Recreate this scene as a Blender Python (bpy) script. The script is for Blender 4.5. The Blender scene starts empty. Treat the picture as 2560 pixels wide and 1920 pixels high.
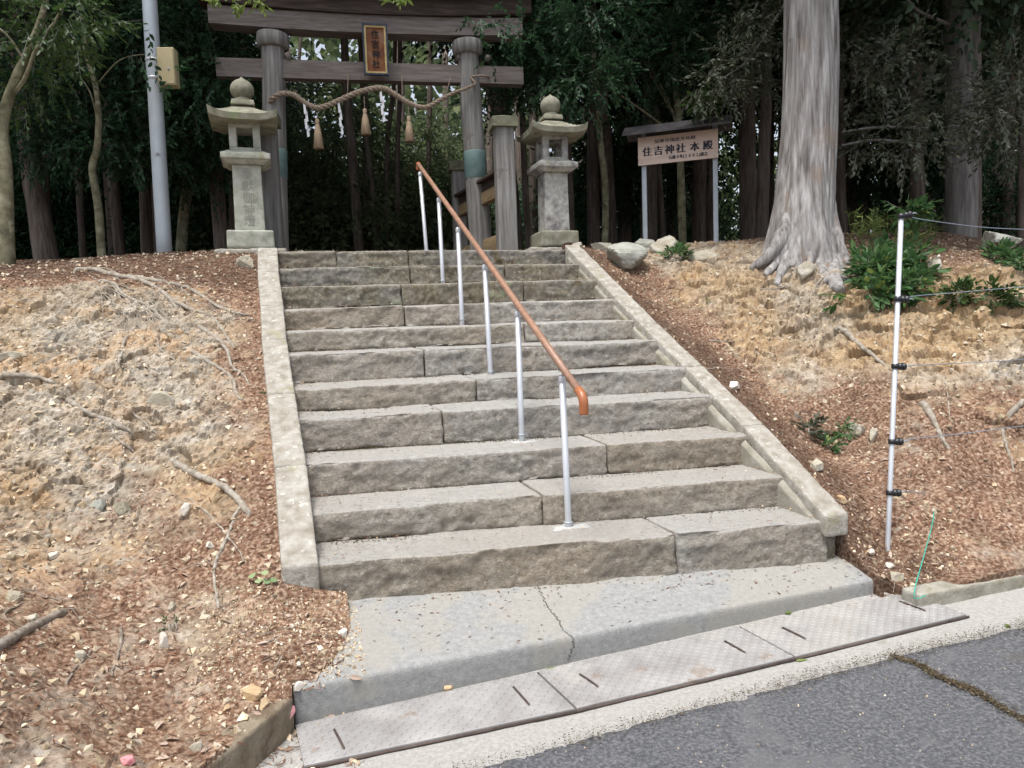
import bpy, math, random
import numpy as np
from mathutils import Vector, Matrix
SC = bpy.context.scene
COL = SC.collection
# ---------------------------------------------------------------- camera, sky, sun, exposure
CC = np.array([-0.03228235, -3.39760436, 1.25520413])
FW = np.array([0.28329874, 0.9557878, -0.07881309])
RT = np.array([0.95747755, -0.2865596, -0.0334714])
UP = np.array([0.0545762, 0.06597936, 0.99632734])
FPX = 1781.96                       # focal length in pixels of the 2560 px wide photograph
camd = bpy.data.cameras.new('camera'); camo = bpy.data.objects.new('camera', camd); COL.objects.link(camo)
camd.sensor_width = 36; camd.lens = FPX/2560*36; camd.clip_end = 500; camd.clip_start = .05
camo.matrix_world = Matrix(((RT[0], UP[0], -FW[0], CC[0]), (RT[1], UP[1], -FW[1], CC[1]), (RT[2], UP[2], -FW[2], CC[2]), (0, 0, 0, 1)))
SC.camera = camo
world = bpy.data.worlds.new('World'); SC.world = world; world.use_nodes = True
wn = world.node_tree; wn.nodes.clear()
sky = wn.nodes.new('ShaderNodeTexSky'); sky.sky_type = 'NISHITA'; sky.sun_disc = False
SUN_EL, SUN_AZ = math.radians(72), math.radians(225)
sky.sun_elevation = SUN_EL; sky.sun_rotation = SUN_AZ; sky.dust_density = 3.5; sky.air_density = 1.0; sky.ozone_density = 1.0
bg = wn.nodes.new('ShaderNodeBackground'); bg.inputs[1].default_value = 0.115
hs = wn.nodes.new('ShaderNodeHueSaturation'); hs.inputs['Saturation'].default_value = 0.45
wo = wn.nodes.new('ShaderNodeOutputWorld')
wn.links.new(sky.outputs[0], hs.inputs['Color']); wn.links.new(hs.outputs[0], bg.inputs[0]); wn.links.new(bg.outputs[0], wo.inputs[0])
sd = bpy.data.lights.new('sun', 'SUN'); sd.energy = 1.9; sd.angle = math.radians(22); sd.color = (1, .965, .92)
so = bpy.data.objects.new('sun', sd); COL.objects.link(so)
sdir = Vector((math.sin(SUN_AZ)*math.cos(SUN_EL), math.cos(SUN_AZ)*math.cos(SUN_EL), math.sin(SUN_EL)))
so.rotation_euler = sdir.to_track_quat('Z', 'Y').to_euler()
SC.view_settings.view_transform = 'Standard'; SC.view_settings.look = 'None'; SC.view_settings.gamma = 1
SC.view_settings.exposure = 1.06
try:
    SC.cycles.use_denoising = True; SC.cycles.max_bounces = 5; SC.cycles.diffuse_bounces = 3; SC.cycles.glossy_bounces = 2; SC.cycles.transmission_bounces = 3
    SC.cycles.transparent_max_bounces = 4
except Exception: pass

# ---------------------------------------------------------------- geometry helpers
def ray(q): return FW + RT*(q[0]-1280)/FPX - UP*(q[1]-960)/FPX
NS = np.array([.112, 1, 0])
def PS(q, s):                        # point seen at photo pixel q on the vertical plane y + .112 x = s (parallel to the step edges)
    d = ray(q); return CC + d*((s-CC@NS)/(d@NS))
def PY(q, Y): d = ray(q); return CC + d*(Y-CC[1])/d[1]
def PZ(q, Z): d = ray(q); return CC + d*(Z-CC[2])/d[2]
def PD(q, D): return CC + ray(q)*D
def PP(q, a, b, c):                  # plane z = a + b x + c y
    d = ray(q); return CC + d*((a+b*CC[0]+c*CC[1]-CC[2])/(d[2]-b*d[0]-c*d[1]))
def proj(P): d = np.asarray(P, float)-CC; z = d@FW; return 1280+FPX*(d@RT)/z, 960-FPX*(d@UP)/z
def mpp(P): return ((P-CC)@FW)/FPX   # metres per photo pixel at a point
def _h(ix, iy, iz, seed):
    n = (ix.astype(np.int64)*374761393 + iy.astype(np.int64)*668265263 + iz.astype(np.int64)*2147483647*3 + seed*974711) & 0xffffffff
    n = ((n ^ (n >> 13))*1274126177) & 0xffffffff
    n = (n ^ (n >> 16)) & 0xffff
    return n/32767.5-1
def vn(P, f=1.0, seed=0):            # value noise -1..1
    P = np.asarray(P, float)*f + 1000.37
    i = np.floor(P).astype(np.int64); t = P-i; t = t*t*(3-2*t)
    r = 0
    for dx in (0, 1):
        wx = t[..., 0] if dx else 1-t[..., 0]
        for dy in (0, 1):
            wy = t[..., 1] if dy else 1-t[..., 1]
            for dz in (0, 1):
                wz = t[..., 2] if dz else 1-t[..., 2]
                r = r + wx*wy*wz*_h(i[..., 0]+dx, i[..., 1]+dy, i[..., 2]+dz, seed)
    return r
def fbm(P, f, o=4, seed=0, g=.5):
    a, s, r = 1.0, 0, 0
    for k in range(o): r = r + a*vn(P, f, seed+k*17); s += a; a *= g; f *= 2.03
    return r/s
def worley(P, f, seed=0):
    """distance to the nearest cell point, a random number and an offset inside that cell"""
    P = np.asarray(P, float)*f+500.3; sh = P.shape[:-1]; P = P.reshape(-1, 3); i = np.floor(P).astype(np.int64)
    best = np.full(len(P), 9.); b2 = np.full(len(P), 9.); rid = np.zeros(len(P)); off = np.zeros((len(P), 3))
    for dx in (-1, 0, 1):
        for dy in (-1, 0, 1):
            for dz in (-1, 0, 1):
                c = i+[dx, dy, dz]
                q = c+np.stack([_h(c[:, 0], c[:, 1], c[:, 2], seed+k)*.45+.5 for k in range(3)], -1)
                d = np.linalg.norm(P-q, axis=1); m = d < best
                b2 = np.where(m, best, np.minimum(b2, d)); best = np.where(m, d, best); rid = np.where(m, _h(c[:, 0], c[:, 1], c[:, 2], seed+7), rid); off = np.where(m[:, None], P-q, off)
    return best.reshape(sh), b2.reshape(sh), rid.reshape(sh), off.reshape(sh+(3,))
def ridge(P, f, o=4, seed=0):
    a, s, r = 1.0, 0, 0
    for k in range(o): r = r + a*(1-2*np.abs(vn(P, f, seed+k*13))); s += a; a *= .5; f *= 2.1
    return r/s

def tag(o, label=None, cat=None, group=None, kind=None):
    if label: o['label'] = label
    if cat: o['category'] = cat
    if group: o['group'] = group
    if kind: o['kind'] = kind
    return o
def empty(name, loc, label, cat, group=None):
    o = bpy.data.objects.new(name, None); COL.objects.link(o); o.location = tuple(float(v) for v in loc); o.empty_display_size = .1
    return tag(o, label, cat, group)
def link(name, me, m, parent=None, smooth=True):
    if m and not me.materials: me.materials.append(m)
    o = bpy.data.objects.new(name, me); COL.objects.link(o)
    if parent:
        o.parent = parent
        if parent.type == 'EMPTY': o.matrix_parent_inverse = Matrix.Translation(-parent.location)
    return o
class MB:
    def __init__(s): s.v = []; s.q = []; s.t = []; s.n = 0; s.g = []
    def add(s, V, F):
        V = np.asarray(V, float).reshape(-1, 3); s.v.append(V)
        for f in F: s.g.append(tuple(int(i)+s.n for i in f))
        s.n += len(V)
    def quads(s, V, Q):
        V = np.asarray(V, float).reshape(-1, 3); s.v.append(V); s.q.append(np.asarray(Q, np.int64).reshape(-1, 4)+s.n); s.n += len(V)
    def mesh(s, name='mesh', smooth=True, origin=None):
        V = np.concatenate(s.v) if s.v else np.zeros((0, 3))
        me = bpy.data.meshes.new(name)
        Q = np.concatenate(s.q) if s.q else np.zeros((0, 4), np.int64)
        sizes = [4]*len(Q)+[len(f) for f in s.g]
        loops = list(Q.ravel())+[i for f in s.g for i in f]
        me.vertices.add(len(V)); me.vertices.foreach_set('co', V.astype(np.float32).ravel())
        me.loops.add(len(loops)); me.loops.foreach_set('vertex_index', np.array(loops, np.int32))
        st = np.concatenate([[0], np.cumsum(sizes)[:-1]]).astype(np.int32) if sizes else np.zeros(0, np.int32)
        me.polygons.add(len(sizes)); me.polygons.foreach_set('loop_start', st); me.polygons.foreach_set('loop_total', np.array(sizes, np.int32))
        me.update(calc_edges=True); me.validate()
        me.polygons.foreach_set('use_smooth', np.full(len(me.polygons), smooth))
        return me
    def build(s, name, m, parent=None, smooth=True):
        return link(name, s.mesh(name, smooth), m, parent)
    def box(s, c, sz, R=None):
        c = np.asarray(c, float); h = np.asarray(sz, float)/2
        V = np.array([(x, y, z) for x in (-1, 1) for y in (-1, 1) for z in (-1, 1)], float)*h
        if R is not None: V = V@np.asarray(R).T
        s.add(V+c, [(0, 1, 3, 2), (4, 6, 7, 5), (0, 4, 5, 1), (2, 3, 7, 6), (0, 2, 6, 4), (1, 5, 7, 3)])
    def tube(s, pts, rad, n=8, amp=0, seed=0, caps=True, sub=0, frq=12., stretch=1.):
        P = np.asarray(pts, float); R = np.full(len(P), rad, float) if np.isscalar(rad) else np.asarray(rad, float)
        if sub: 
            P, R = smooth_path(P, R, sub)
        T = np.gradient(P, axis=0); T /= np.linalg.norm(T, axis=1)[:, None]+1e-12
        ref = np.array([0, 0, 1.]) if abs(T[0, 2]) < .9 else np.array([1., 0, 0])
        N = np.zeros_like(P); a = np.cross(T[0], ref); a /= np.linalg.norm(a)
        for i in range(len(P)):
            a = a-T[i]*(a@T[i]); a /= np.linalg.norm(a); N[i] = a
        B = np.cross(T, N)
        th = np.arange(n)*2*math.pi/n
        D = N[:, None, :]*np.cos(th)[None, :, None]+B[:, None, :]*np.sin(th)[None, :, None]
        V = P[:, None, :]+D*R[:, None, None]
        if amp:
            q = V.copy(); q[..., 2] /= stretch
            V = V+D*(amp*fbm(q, frq, 3, seed))[..., None]
        i = np.arange(len(P)-1)[:, None]*n; j = np.arange(n)[None, :]; k = (j+1) % n
        Q = np.stack([i+j, i+k, i+n+k, i+n+j], -1).reshape(-1, 4)
        base = s.n
        s.quads(V, Q)
        if caps:
            s.g.append(tuple(base+x for x in range(n))[::-1]); s.g.append(tuple(base+(len(P)-1)*n+x for x in range(n)))
    def lathe(s, c, prof, n=20, axis=None):
        c = np.asarray(c, float); base = s.n
        V = [(r*math.cos(2*math.pi*j/n), r*math.sin(2*math.pi*j/n), z) for r, z in prof for j in range(n)]
        V = np.array(V)
        if axis is not None:
            V = V@np.array(Vector(axis).to_track_quat('Z', 'Y').to_matrix()).T
        m = len(prof)
        i = np.arange(m-1)[:, None]*n; j = np.arange(n)[None, :]; k = (j+1) % n
        s.quads(V+c, np.stack([i+j, i+k, i+n+k, i+n+j], -1).reshape(-1, 4))
        s.g.append(tuple(base+x for x in range(n))[::-1]); s.g.append(tuple(base+(m-1)*n+x for x in range(n)))
def smooth_path(P, R, sub):
    n = len(P); t = np.arange(n); tt = np.linspace(0, n-1, (n-1)*sub+1); out = []; ro = np.interp(tt, t, R)
    for x in tt:
        i = min(int(x), n-2); u = x-i
        p0, p1, p2, p3 = P[max(i-1, 0)], P[i], P[i+1], P[min(i+2, n-1)]
        out.append(.5*((2*p1)+(-p0+p2)*u+(2*p0-5*p1+4*p2-p3)*u*u+(-p0+3*p1-3*p2+p3)*u**3))
    return np.array(out), ro
def rough_hex(mb, C8, cell=.03, bev=.01, amp=.004, f=18., seed=0, face_amp=None, coarse_back=False, hook=None):
    """rounded, hewn block spanned by 8 corners C8[ix][iy][iz] (x along, y deep, z up)"""
    C = np.asarray(C8, float).reshape(2, 2, 2, 3)
    L = [np.linalg.norm(C[1, :, :]-C[0, :, :], axis=-1).mean(), np.linalg.norm(C[:, 1]-C[:, 0], axis=-1).mean(), np.linalg.norm(C[:, :, 1]-C[:, :, 0], axis=-1).mean()]
    def axis(l):
        n = max(2, int(round(l/cell))); a = np.linspace(0, l, n+1)
        b = min(bev, l*.45)
        return np.unique(np.concatenate([[0, b*.3, b], a[(a > b*1.3) & (a < l-b*1.3)], [l-b, l-b*.3, l]]))
    A = [axis(l) for l in L]; N = [len(a) for a in A]
    idx = -np.ones(N, np.int64)
    I, J, K = np.meshgrid(*[np.arange(n) for n in N], indexing='ij')
    surf = (I == 0) | (I == N[0]-1) | (J == 0) | (J == N[1]-1) | (K == 0) | (K == N[2]-1)
    idx[surf] = np.arange(surf.sum())
    P = np.stack([A[0][I[surf]], A[1][J[surf]], A[2][K[surf]]], -1)
    Lv = np.array(L); b = np.minimum(bev, Lv*.45)
    q = np.clip(P, b, Lv-b); d = P-q; dn = np.linalg.norm(d/b, axis=1)[:, None]
    nrm = d/(np.linalg.norm(d, axis=1)[:, None]+1e-12)
    P = q+d/dn*1.0
    t = P/Lv
    def tri(t):
        r = 0
        for a in (0, 1):
            for c in (0, 1):
                for e in (0, 1):
                    r = r+(t[:, 0] if a else 1-t[:, 0])[:, None]*(t[:, 1] if c else 1-t[:, 1])[:, None]*(t[:, 2] if e else 1-t[:, 2])[:, None]*C[a, c, e]
        return r
    W = tri(t)
    ex = (C[1]-C[0]).mean((0, 1)); ey = (C[:, 1]-C[:, 0]).mean((0, 1)); ez = (C[:, :, 1]-C[:, :, 0]).mean((0, 1))
    ex, ey, ez = [e/np.linalg.norm(e) for e in (ex, ey, ez)]
    nw = nrm[:, :1]*ex+nrm[:, 1:2]*ey+nrm[:, 2:]*ez
    am = np.full(len(W), amp, float)
    if face_amp:                      # (front, top): amplitude by facing
        fr = np.clip(-nrm[:, 1], 0, 1); tp = np.clip(nrm[:, 2], 0, 1)
        am = amp+face_amp[0]*fr+face_amp[1]*tp
    W = W+nw*(am*(.55*fbm(W, f*.35, 2, seed)+.6*ridge(W, f, 3, seed+5)-.1))[:, None]
    if hook is not None: W = hook(W, nw)
    Q = []
    def face(sl, flip):
        g = idx[sl]; a = g[:-1, :-1].ravel(); b_ = g[1:, :-1].ravel(); c = g[1:, 1:].ravel(); e = g[:-1, 1:].ravel()
        Q.append(np.stack([a, b_, c, e] if not flip else [a, e, c, b_], -1))
    s = slice(None)
    face((0, s, s), True); face((N[0]-1, s, s), False); face((s, 0, s), False); face((s, N[1]-1, s), True); face((s, s, 0), True); face((s, s, N[2]-1), False)
    mb.quads(W, np.concatenate(Q))
def hexc(P00, P10, P01, P11, h, up=(0, 0, 1)):
    """corners from a bottom quad: P[x][y]; raised by h"""
    up = np.array(up, float)*h; P00, P10, P01, P11 = [np.asarray(p, float) for p in (P00, P10, P01, P11)]
    return [[[P00, P00+up], [P01, P01+up]], [[P10, P10+up], [P11, P11+up]]]
def boxc(c, sz, ax=None, top=1.0):
    """8 corners of a box standing on c; top = scale of the top face"""
    c = np.asarray(c, float); X, Y = (np.array([1, 0, 0.]), np.array([0, 1., 0])) if ax is None else ax
    hx, hy, h = sz[0]/2, sz[1]/2, sz[2]
    return [[[c+X*sx*hx*k+Y*sy*hy*k+np.array([0, 0, z]) for z, k in ((0, 1), (h, top))] for sy in (-1, 1)] for sx in (-1, 1)]
def rock(mb, c, r, seed=0, ax=None, n=3, amp=.3):
    rs = np.random.RandomState(seed); m = 8*n
    th = np.linspace(0, math.pi, m+1)[1:-1]; ph = np.arange(2*m)*math.pi/m
    D = np.stack([np.sin(th)[:, None]*np.cos(ph), np.sin(th)[:, None]*np.sin(ph), np.cos(th)[:, None]*np.ones_like(ph)], -1).reshape(-1, 3)
    D = np.concatenate([D, [[0, 0, 1.], [0, 0, -1.]]])
    pl = rs.randn(11, 3); pl /= np.linalg.norm(pl, axis=1)[:, None]; hh = rs.uniform(.5, .9, 11)
    rr = np.full(len(D), 1.15)
    for p, h in zip(pl, hh):
        dp = D@p; rr = np.where(dp > 1e-3, np.minimum(rr, h/np.maximum(dp, 1e-3)), rr)
    rr = rr*(1+amp*.35*fbm(D, 2.2, 3, seed))
    V = D*rr[:, None]*np.asarray(r, float)
    V = V@np.array(Matrix.Rotation(rs.uniform(0, 6.28), 3, 'Z')).T if ax is None else V@np.asarray(ax).T
    w = 2*m; k = len(th)
    i = np.arange(k-1)[:, None]*w; j = np.arange(w)[None, :]; j2 = (j+1) % w
    base = mb.n
    mb.quads(V+np.asarray(c), np.stack([i+j, i+w+j, i+w+j2, i+j2], -1).reshape(-1, 4))
    for x in range(w):
        mb.g.append((base+x, base+(x+1) % w, base+k*w)); mb.g.append((base+(k-1)*w+(x+1) % w, base+(k-1)*w+x, base+k*w+1))

# ---------------------------------------------------------------- materials
def mat(name, cols, scale=6., rough=.85, bump=.3, bdist=.01, bscale=None, detail=6., stretch=None, cols2=None, f2=1.2, spec=.3, metal=0., mid=None, island=0., top=None, spots=None, tint=False):
    m = bpy.data.materials.new(name); m.use_nodes = True; nt = m.node_tree; N = nt.nodes; Lk = nt.links
    bs = N['Principled BSDF']; bs.inputs['Roughness'].default_value = rough; bs.inputs['Metallic'].default_value = metal
    bs.inputs['Specular IOR Level'].default_value = spec
    tc = N.new('ShaderNodeNewGeometry'); mp = N.new('ShaderNodeMapping'); Lk.new(tc.outputs['Position'], mp.inputs[0])
    if stretch: mp.inputs['Scale'].default_value = stretch
    def noise(sc, det=detail, vec=None, rg=.6):
        n = N.new('ShaderNodeTexNoise'); n.inputs['Scale'].default_value = sc; n.inputs['Detail'].default_value = det; n.inputs['Roughness'].default_value = rg
        Lk.new(vec or mp.outputs[0], n.inputs['Vector']); return n
    def ramp(stops, src):
        r = N.new('ShaderNodeValToRGB'); e = r.color_ramp.elements
        while len(e) < len(stops): e.new(.5)
        for k, (p, c) in enumerate(stops): e[k].position = p; e[k].color = (*c, 1)
        Lk.new(src, r.inputs[0]); return r
    def mix(fac, a, b, mode='MIX'):
        x = N.new('ShaderNodeMix'); x.data_type = 'RGBA'; x.blend_type = mode
        if isinstance(fac, float): x.inputs[0].default_value = fac
        else: Lk.new(fac, x.inputs[0])
        for v, i in ((a, 6), (b, 7)):
            if isinstance(v, tuple): x.inputs[i].default_value = (*v, 1)
            else: Lk.new(v, x.inputs[i])
        return x.outputs[2]
    n = len(cols); lo, hi = .32, .68
    col = ramp([(lo+(hi-lo)*k/max(1, n-1), c) for k, c in enumerate(cols)], noise(scale).outputs[0]).outputs[0]
    if cols2:
        c2 = ramp([(lo+(hi-lo)*k/max(1, len(cols2)-1), c) for k, c in enumerate(cols2)], noise(scale*1.7, vec=tc.outputs['Position']).outputs[0]).outputs[0]
        fr = ramp([(.44, (0, 0, 0)), (.58, (1, 1, 1))], noise(f2, 5, vec=tc.outputs['Position']).outputs[0]).outputs[0]
        col = mix(fr, col, c2)
    if spots:                          # (scale, threshold, colour, amount)
        for sc, th, c, am in spots:
            sn = noise(sc, 4, vec=tc.outputs['Position'], rg=.65)
            sr = ramp([(th, (0, 0, 0)), (min(.99, th+.05), (am, am, am))], sn.outputs[0]).outputs[0]
            col = mix(sr, col, c)
    if tint:
        oi = N.new('ShaderNodeObjectInfo'); tr_ = ramp([(0, (.9, .86, .8)), (.5, (1, 1, 1)), (1, (.93, .94, .96))], oi.outputs['Random']); col = mix(1.0, col, tr_.outputs[0], 'MULTIPLY')
    if top:                            # (colour, amount): paler upward faces, tread wear plus overhead light put into the colour
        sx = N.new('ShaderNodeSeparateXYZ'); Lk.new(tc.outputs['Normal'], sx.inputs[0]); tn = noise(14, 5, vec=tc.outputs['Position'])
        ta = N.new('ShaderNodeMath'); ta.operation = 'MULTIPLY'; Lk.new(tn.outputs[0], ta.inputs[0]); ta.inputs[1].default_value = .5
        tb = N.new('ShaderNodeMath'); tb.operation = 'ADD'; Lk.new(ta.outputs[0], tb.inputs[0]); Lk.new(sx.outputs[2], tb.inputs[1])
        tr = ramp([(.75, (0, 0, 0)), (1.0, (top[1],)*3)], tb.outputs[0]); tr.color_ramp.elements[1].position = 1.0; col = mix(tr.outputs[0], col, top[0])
    if island:
        mm = N.new('ShaderNodeMapRange'); mm.inputs[3].default_value = 1-island; mm.inputs[4].default_value = 1+island
        Lk.new(tc.outputs['Random Per Island'], mm.inputs[0])
        vm = N.new('ShaderNodeVectorMath'); vm.operation = 'SCALE'; Lk.new(col, vm.inputs[0]); Lk.new(mm.outputs[0], vm.inputs['Scale']); col = vm.outputs[0]
    Lk.new(col, bs.inputs['Base Color'])
    if bump:
        bn = noise(bscale or scale*5, 8, rg=.7); bp = N.new('ShaderNodeBump'); bp.inputs['Strength'].default_value = bump; bp.inputs['Distance'].default_value = bdist
        Lk.new(bn.outputs[0], bp.inputs['Height']); Lk.new(bp.outputs[0], bs.inputs['Normal'])
    m['_'] = 1
    return m
def leafmat(name, c1, c2, rough=.35, trans=.25, spec=.5, c3=None):
    m = bpy.data.materials.new(name); m.use_nodes = True; nt = m.node_tree; N = nt.nodes; Lk = nt.links
    bs = N['Principled BSDF']; bs.inputs['Roughness'].default_value = rough; bs.inputs['Specular IOR Level'].default_value = spec
    g = N.new('ShaderNodeNewGeometry'); r = N.new('ShaderNodeValToRGB'); e = r.color_ramp.elements
    e[0].color = (*c1, 1); e[1].color = (*c2, 1)
    if c3: x = e.new(.93); x.color = (*c2, 1); e[2].position = 1.0; e[2].color = (*c3, 1)
    Lk.new(g.outputs['Random Per Island'], r.inputs[0]); Lk.new(r.outputs[0], bs.inputs['Base Color'])
    if trans:
        tr = N.new('ShaderNodeBsdfTranslucent'); Lk.new(r.outputs[0], tr.inputs[0]); mx = N.new('ShaderNodeMixShader'); mx.inputs[0].default_value = trans
        Lk.new(bs.outputs[0], mx.inputs[1]); Lk.new(tr.outputs[0], mx.inputs[2]); Lk.new(mx.outputs[0], N['Material Output'].inputs[0])
    return m
M = {}
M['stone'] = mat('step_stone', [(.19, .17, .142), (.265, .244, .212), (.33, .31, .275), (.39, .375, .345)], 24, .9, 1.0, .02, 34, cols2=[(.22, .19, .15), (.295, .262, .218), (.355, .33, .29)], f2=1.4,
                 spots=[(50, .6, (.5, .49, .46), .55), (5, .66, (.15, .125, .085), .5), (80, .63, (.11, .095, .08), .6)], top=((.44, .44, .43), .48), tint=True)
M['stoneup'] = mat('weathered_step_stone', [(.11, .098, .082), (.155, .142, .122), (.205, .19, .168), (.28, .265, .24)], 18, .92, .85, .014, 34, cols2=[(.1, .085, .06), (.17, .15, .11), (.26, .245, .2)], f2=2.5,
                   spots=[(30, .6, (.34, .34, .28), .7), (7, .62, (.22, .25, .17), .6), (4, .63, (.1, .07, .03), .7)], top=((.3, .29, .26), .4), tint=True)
M['curb'] = mat('curb_stone', [(.26, .235, .19), (.35, .325, .28), (.44, .42, .38)], 16, .9, 1.0, .012, 45, spots=[(26, .6, (.6, .6, .55), .7), (5, .62, (.3, .28, .17), .6)])
M['concrete'] = mat('apron_concrete', [(.23, .232, .228), (.28, .282, .276), (.33, .33, .32)], 40, .85, 1.0, .004, 160, spots=[(120, .6, (.44, .44, .43), .6), (95, .62, (.17, .17, .16), .6), (1.3, .5, (.33, .31, .265), .5)])
M['kerb'] = mat('kerb_concrete', [(.2, .19, .15), (.3, .28, .23), (.38, .37, .32)], 7, .9, .8, .01, 60, spots=[(6, .6, (.2, .17, .09), .6), (70, .62, (.5, .49, .45), .5)])
M['kerbearth'] = mat('earth_stained_concrete', [(.16, .125, .085), (.23, .185, .13), (.3, .255, .19)], 9, .95, 1.0, .012, 40, spots=[(5, .56, (.13, .09, .06), .6), (60, .62, (.4, .36, .3), .4)])
M['gutter'] = mat('gutter_concrete', [(.28, .27, .245), (.34, .33, .31), (.4, .39, .37)], 70, .9, .8, .006, 90, spots=[(3, .62, (.22, .19, .13), .5)])
M['asphalt'] = mat('asphalt', [(.07, .073, .082), (.12, .124, .135), (.21, .212, .22)], 75, .85, 1.0, .012, 110, detail=3, spots=[(130, .64, (.42, .41, .39), .9), (1.6, .56, (.17, .17, .175), .6), (.9, .6, (.14, .12, .09), .5)])
M['plate'] = mat('steel_plate', [(.27, .26, .255), (.33, .32, .312), (.39, .382, .372)], 6, .5, .25, .002, 60, metal=.15, spec=.5, spots=[(7, .61, (.26, .2, .155), .6), (1.2, .5, (.42, .405, .37), .5)])
M['platedark'] = mat('plate_edge_steel', [(.07, .05, .045), (.13, .1, .085)], 20, .7, .4, .003, metal=.4)
M['soil'] = None
M['rockpale'] = mat('pale_rock', [(.3, .27, .2), (.42, .38, .3), (.5, .48, .42)], 8, .9, .7, .012, 40, spots=[(12, .6, (.4, .3, .17), .5)])
M['rockgreen'] = mat('greenish_grey_rock', [(.27, .275, .23), (.36, .365, .32), (.45, .45, .41)], 7, .9, .8, .015, 30, spots=[(10, .6, (.45, .46, .4), .6)])
M['rockorange'] = mat('orange_stone', [(.4, .27, .14), (.5, .38, .24)], 14, .85, .5, .006, 60)
M['rockwhite'] = mat('white_stone', [(.55, .5, .42), (.68, .64, .57)], 14, .8, .4, .004, 60)
M['pink'] = mat('pink_painted_stone', [(.6, .22, .24), (.66, .36, .36)], 18, .8, .3, .004, 60)
M['root'] = mat('root_bark', [(.2, .165, .125), (.29, .255, .21), (.4, .37, .32)], 30, .9, .7, .006, 60)
M['stick'] = mat('dead_wood', [(.13, .105, .08), (.24, .2, .16), (.33, .3, .26)], 40, .9, .6, .004, 80)
M['woodgrey'] = mat('weathered_wood', [(.12, .115, .11), (.2, .195, .185), (.3, .295, .285)], 7, .85, .7, .006, 30, stretch=(4, 4, .25), spots=[(4, .64, (.1, .08, .06), .5)])
M['woodbeam'] = mat('grey_brown_beam_wood', [(.11, .09, .08), (.16, .138, .128), (.22, .197, .188)], 6, .85, .6, .005, 30, stretch=(.3, 4, 6), spots=[(5, .66, (.08, .06, .05), .5)])
M['wooddark'] = mat('dark_beam_wood', [(.03, .02, .017), (.05, .036, .03), (.08, .06, .05)], 6, .85, .6, .005, 30, stretch=(.3, 4, 6))
M['woodyellow'] = mat('ochre_beam_wood', [(.2, .15, .08), (.32, .24, .14)], 8, .85, .5, .005, 30, stretch=(4, .3, 6))
M['copper'] = mat('copper_roof', [(.02, .03, .03), (.045, .065, .06), (.08, .11, .1)], 9, .6, .4, .004, 30, metal=.3)
M['tealband'] = mat('green_patina_sheet', [(.1, .165, .16), (.16, .24, .23)], 10, .6, .3, .003, 30)
M['lantern'] = mat('lantern_granite', [(.26, .27, .22), (.38, .39, .33), (.48, .48, .43)], 11, .9, .6, .006, 70, spots=[(4, .6, (.3, .29, .17), .6), (45, .62, (.2, .2, .17), .5)])
M['lanternmoss'] = mat('mossy_lantern_granite', [(.16, .155, .11), (.25, .243, .185), (.34, .335, .28)], 10, .92, .7, .008, 60, spots=[(5, .6, (.2, .26, .11), .6)])
M['lanternold'] = mat('lichened_lantern_stone', [(.1, .09, .095), (.22, .2, .21), (.42, .42, .4)], 14, .92, .8, .008, 60, cols2=[(.3, .3, .27), (.5, .5, .46)], f2=6, spots=[(9, .6, (.3, .29, .16), .5)])
M['rope'] = mat('straw_rope', [(.16, .12, .09), (.27, .215, .165), (.37, .31, .25)], 60, .9, .7, .005, 150)
M['straw'] = mat('straw_tassel', [(.3, .22, .14), (.48, .37, .26)], 40, .9, .8, .004, 90, stretch=(6, 6, .4))
M['paper'] = mat('white_paper', [(.75, .77, .82), (.82, .83, .86)], 10, .7, 0)
M['plaque'] = mat('plaque_lacquered_wood', [(.12, .04, .018), (.2, .08, .03), (.24, .15, .095)], 7, .55, .2, .003, 40)
M['gold'] = mat('gold_rim', [(.4, .29, .11), (.58, .47, .25)], 20, .5, .1)
M['navy'] = mat('dark_blue_frame', [(.02, .028, .045), (.05, .07, .11)], 14, .6, .2)
M['ink'] = mat('black_ink', [(.02, .018, .02), (.03, .028, .035)], 20, .7, 0)
M['ink2'] = mat('blue_grey_ink', [(.03, .03, .045), (.05, .05, .07)], 60, .7, 0)
M['alu'] = mat('aluminium', [(.52, .54, .57), (.6, .62, .65)], 8, .42, .08, .001, metal=.4, spec=.5)
M['galv'] = mat('galvanised_steel', [(.33, .37, .41), (.42, .46, .5)], 12, .5, .15, .002, metal=.3, spots=[(16, .62, (.28, .33, .3), .4)])
M['pole'] = mat('painted_steel_pole', [(.38, .43, .47), (.46, .51, .55)], 5, .5, .1, .002, metal=.15, spots=[(9, .63, (.5, .53, .56), .4)])
M['railwood'] = mat('brown_handrail', [(.25, .14, .088), (.3, .172, .115), (.345, .205, .142)], 25, .45, .1, .001, spec=.5)
M['elbow'] = mat('brown_plastic_elbow', [(.33, .115, .045), (.37, .135, .055)], 10, .35, 0, spec=.5)
M['mortar'] = mat('pale_mortar', [(.36, .36, .35), (.46, .46, .45)], 30, .9, .5, .003, 90)
M['signboard'] = mat('pale_pink_sign_board', [(.56, .44, .38), (.63, .5, .43), (.66, .54, .47)], 3, .7, .1, .001, stretch=(1, 1, 5))
M['signroof'] = mat('sign_roof_board', [(.045, .042, .045), (.075, .07, .075), (.12, .115, .1)], 6, .8, .5, .004, 30)
M['boxyellow'] = mat('cream_metal_box', [(.42, .36, .21), (.5, .43, .26)], 5, .5, .05, .001)
M['black'] = mat('black_plastic', [(.01, .011, .013), (.02, .022, .026)], 10, .4, 0, spec=.5)
M['wire'] = mat('blue_grey_twine', [(.1, .13, .18), (.4, .45, .52)], 260, .7, .3, .002)
M['cord'] = mat('green_cord', [(.03, .28, .2), (.07, .4, .3)], 60, .6, .1)
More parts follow.
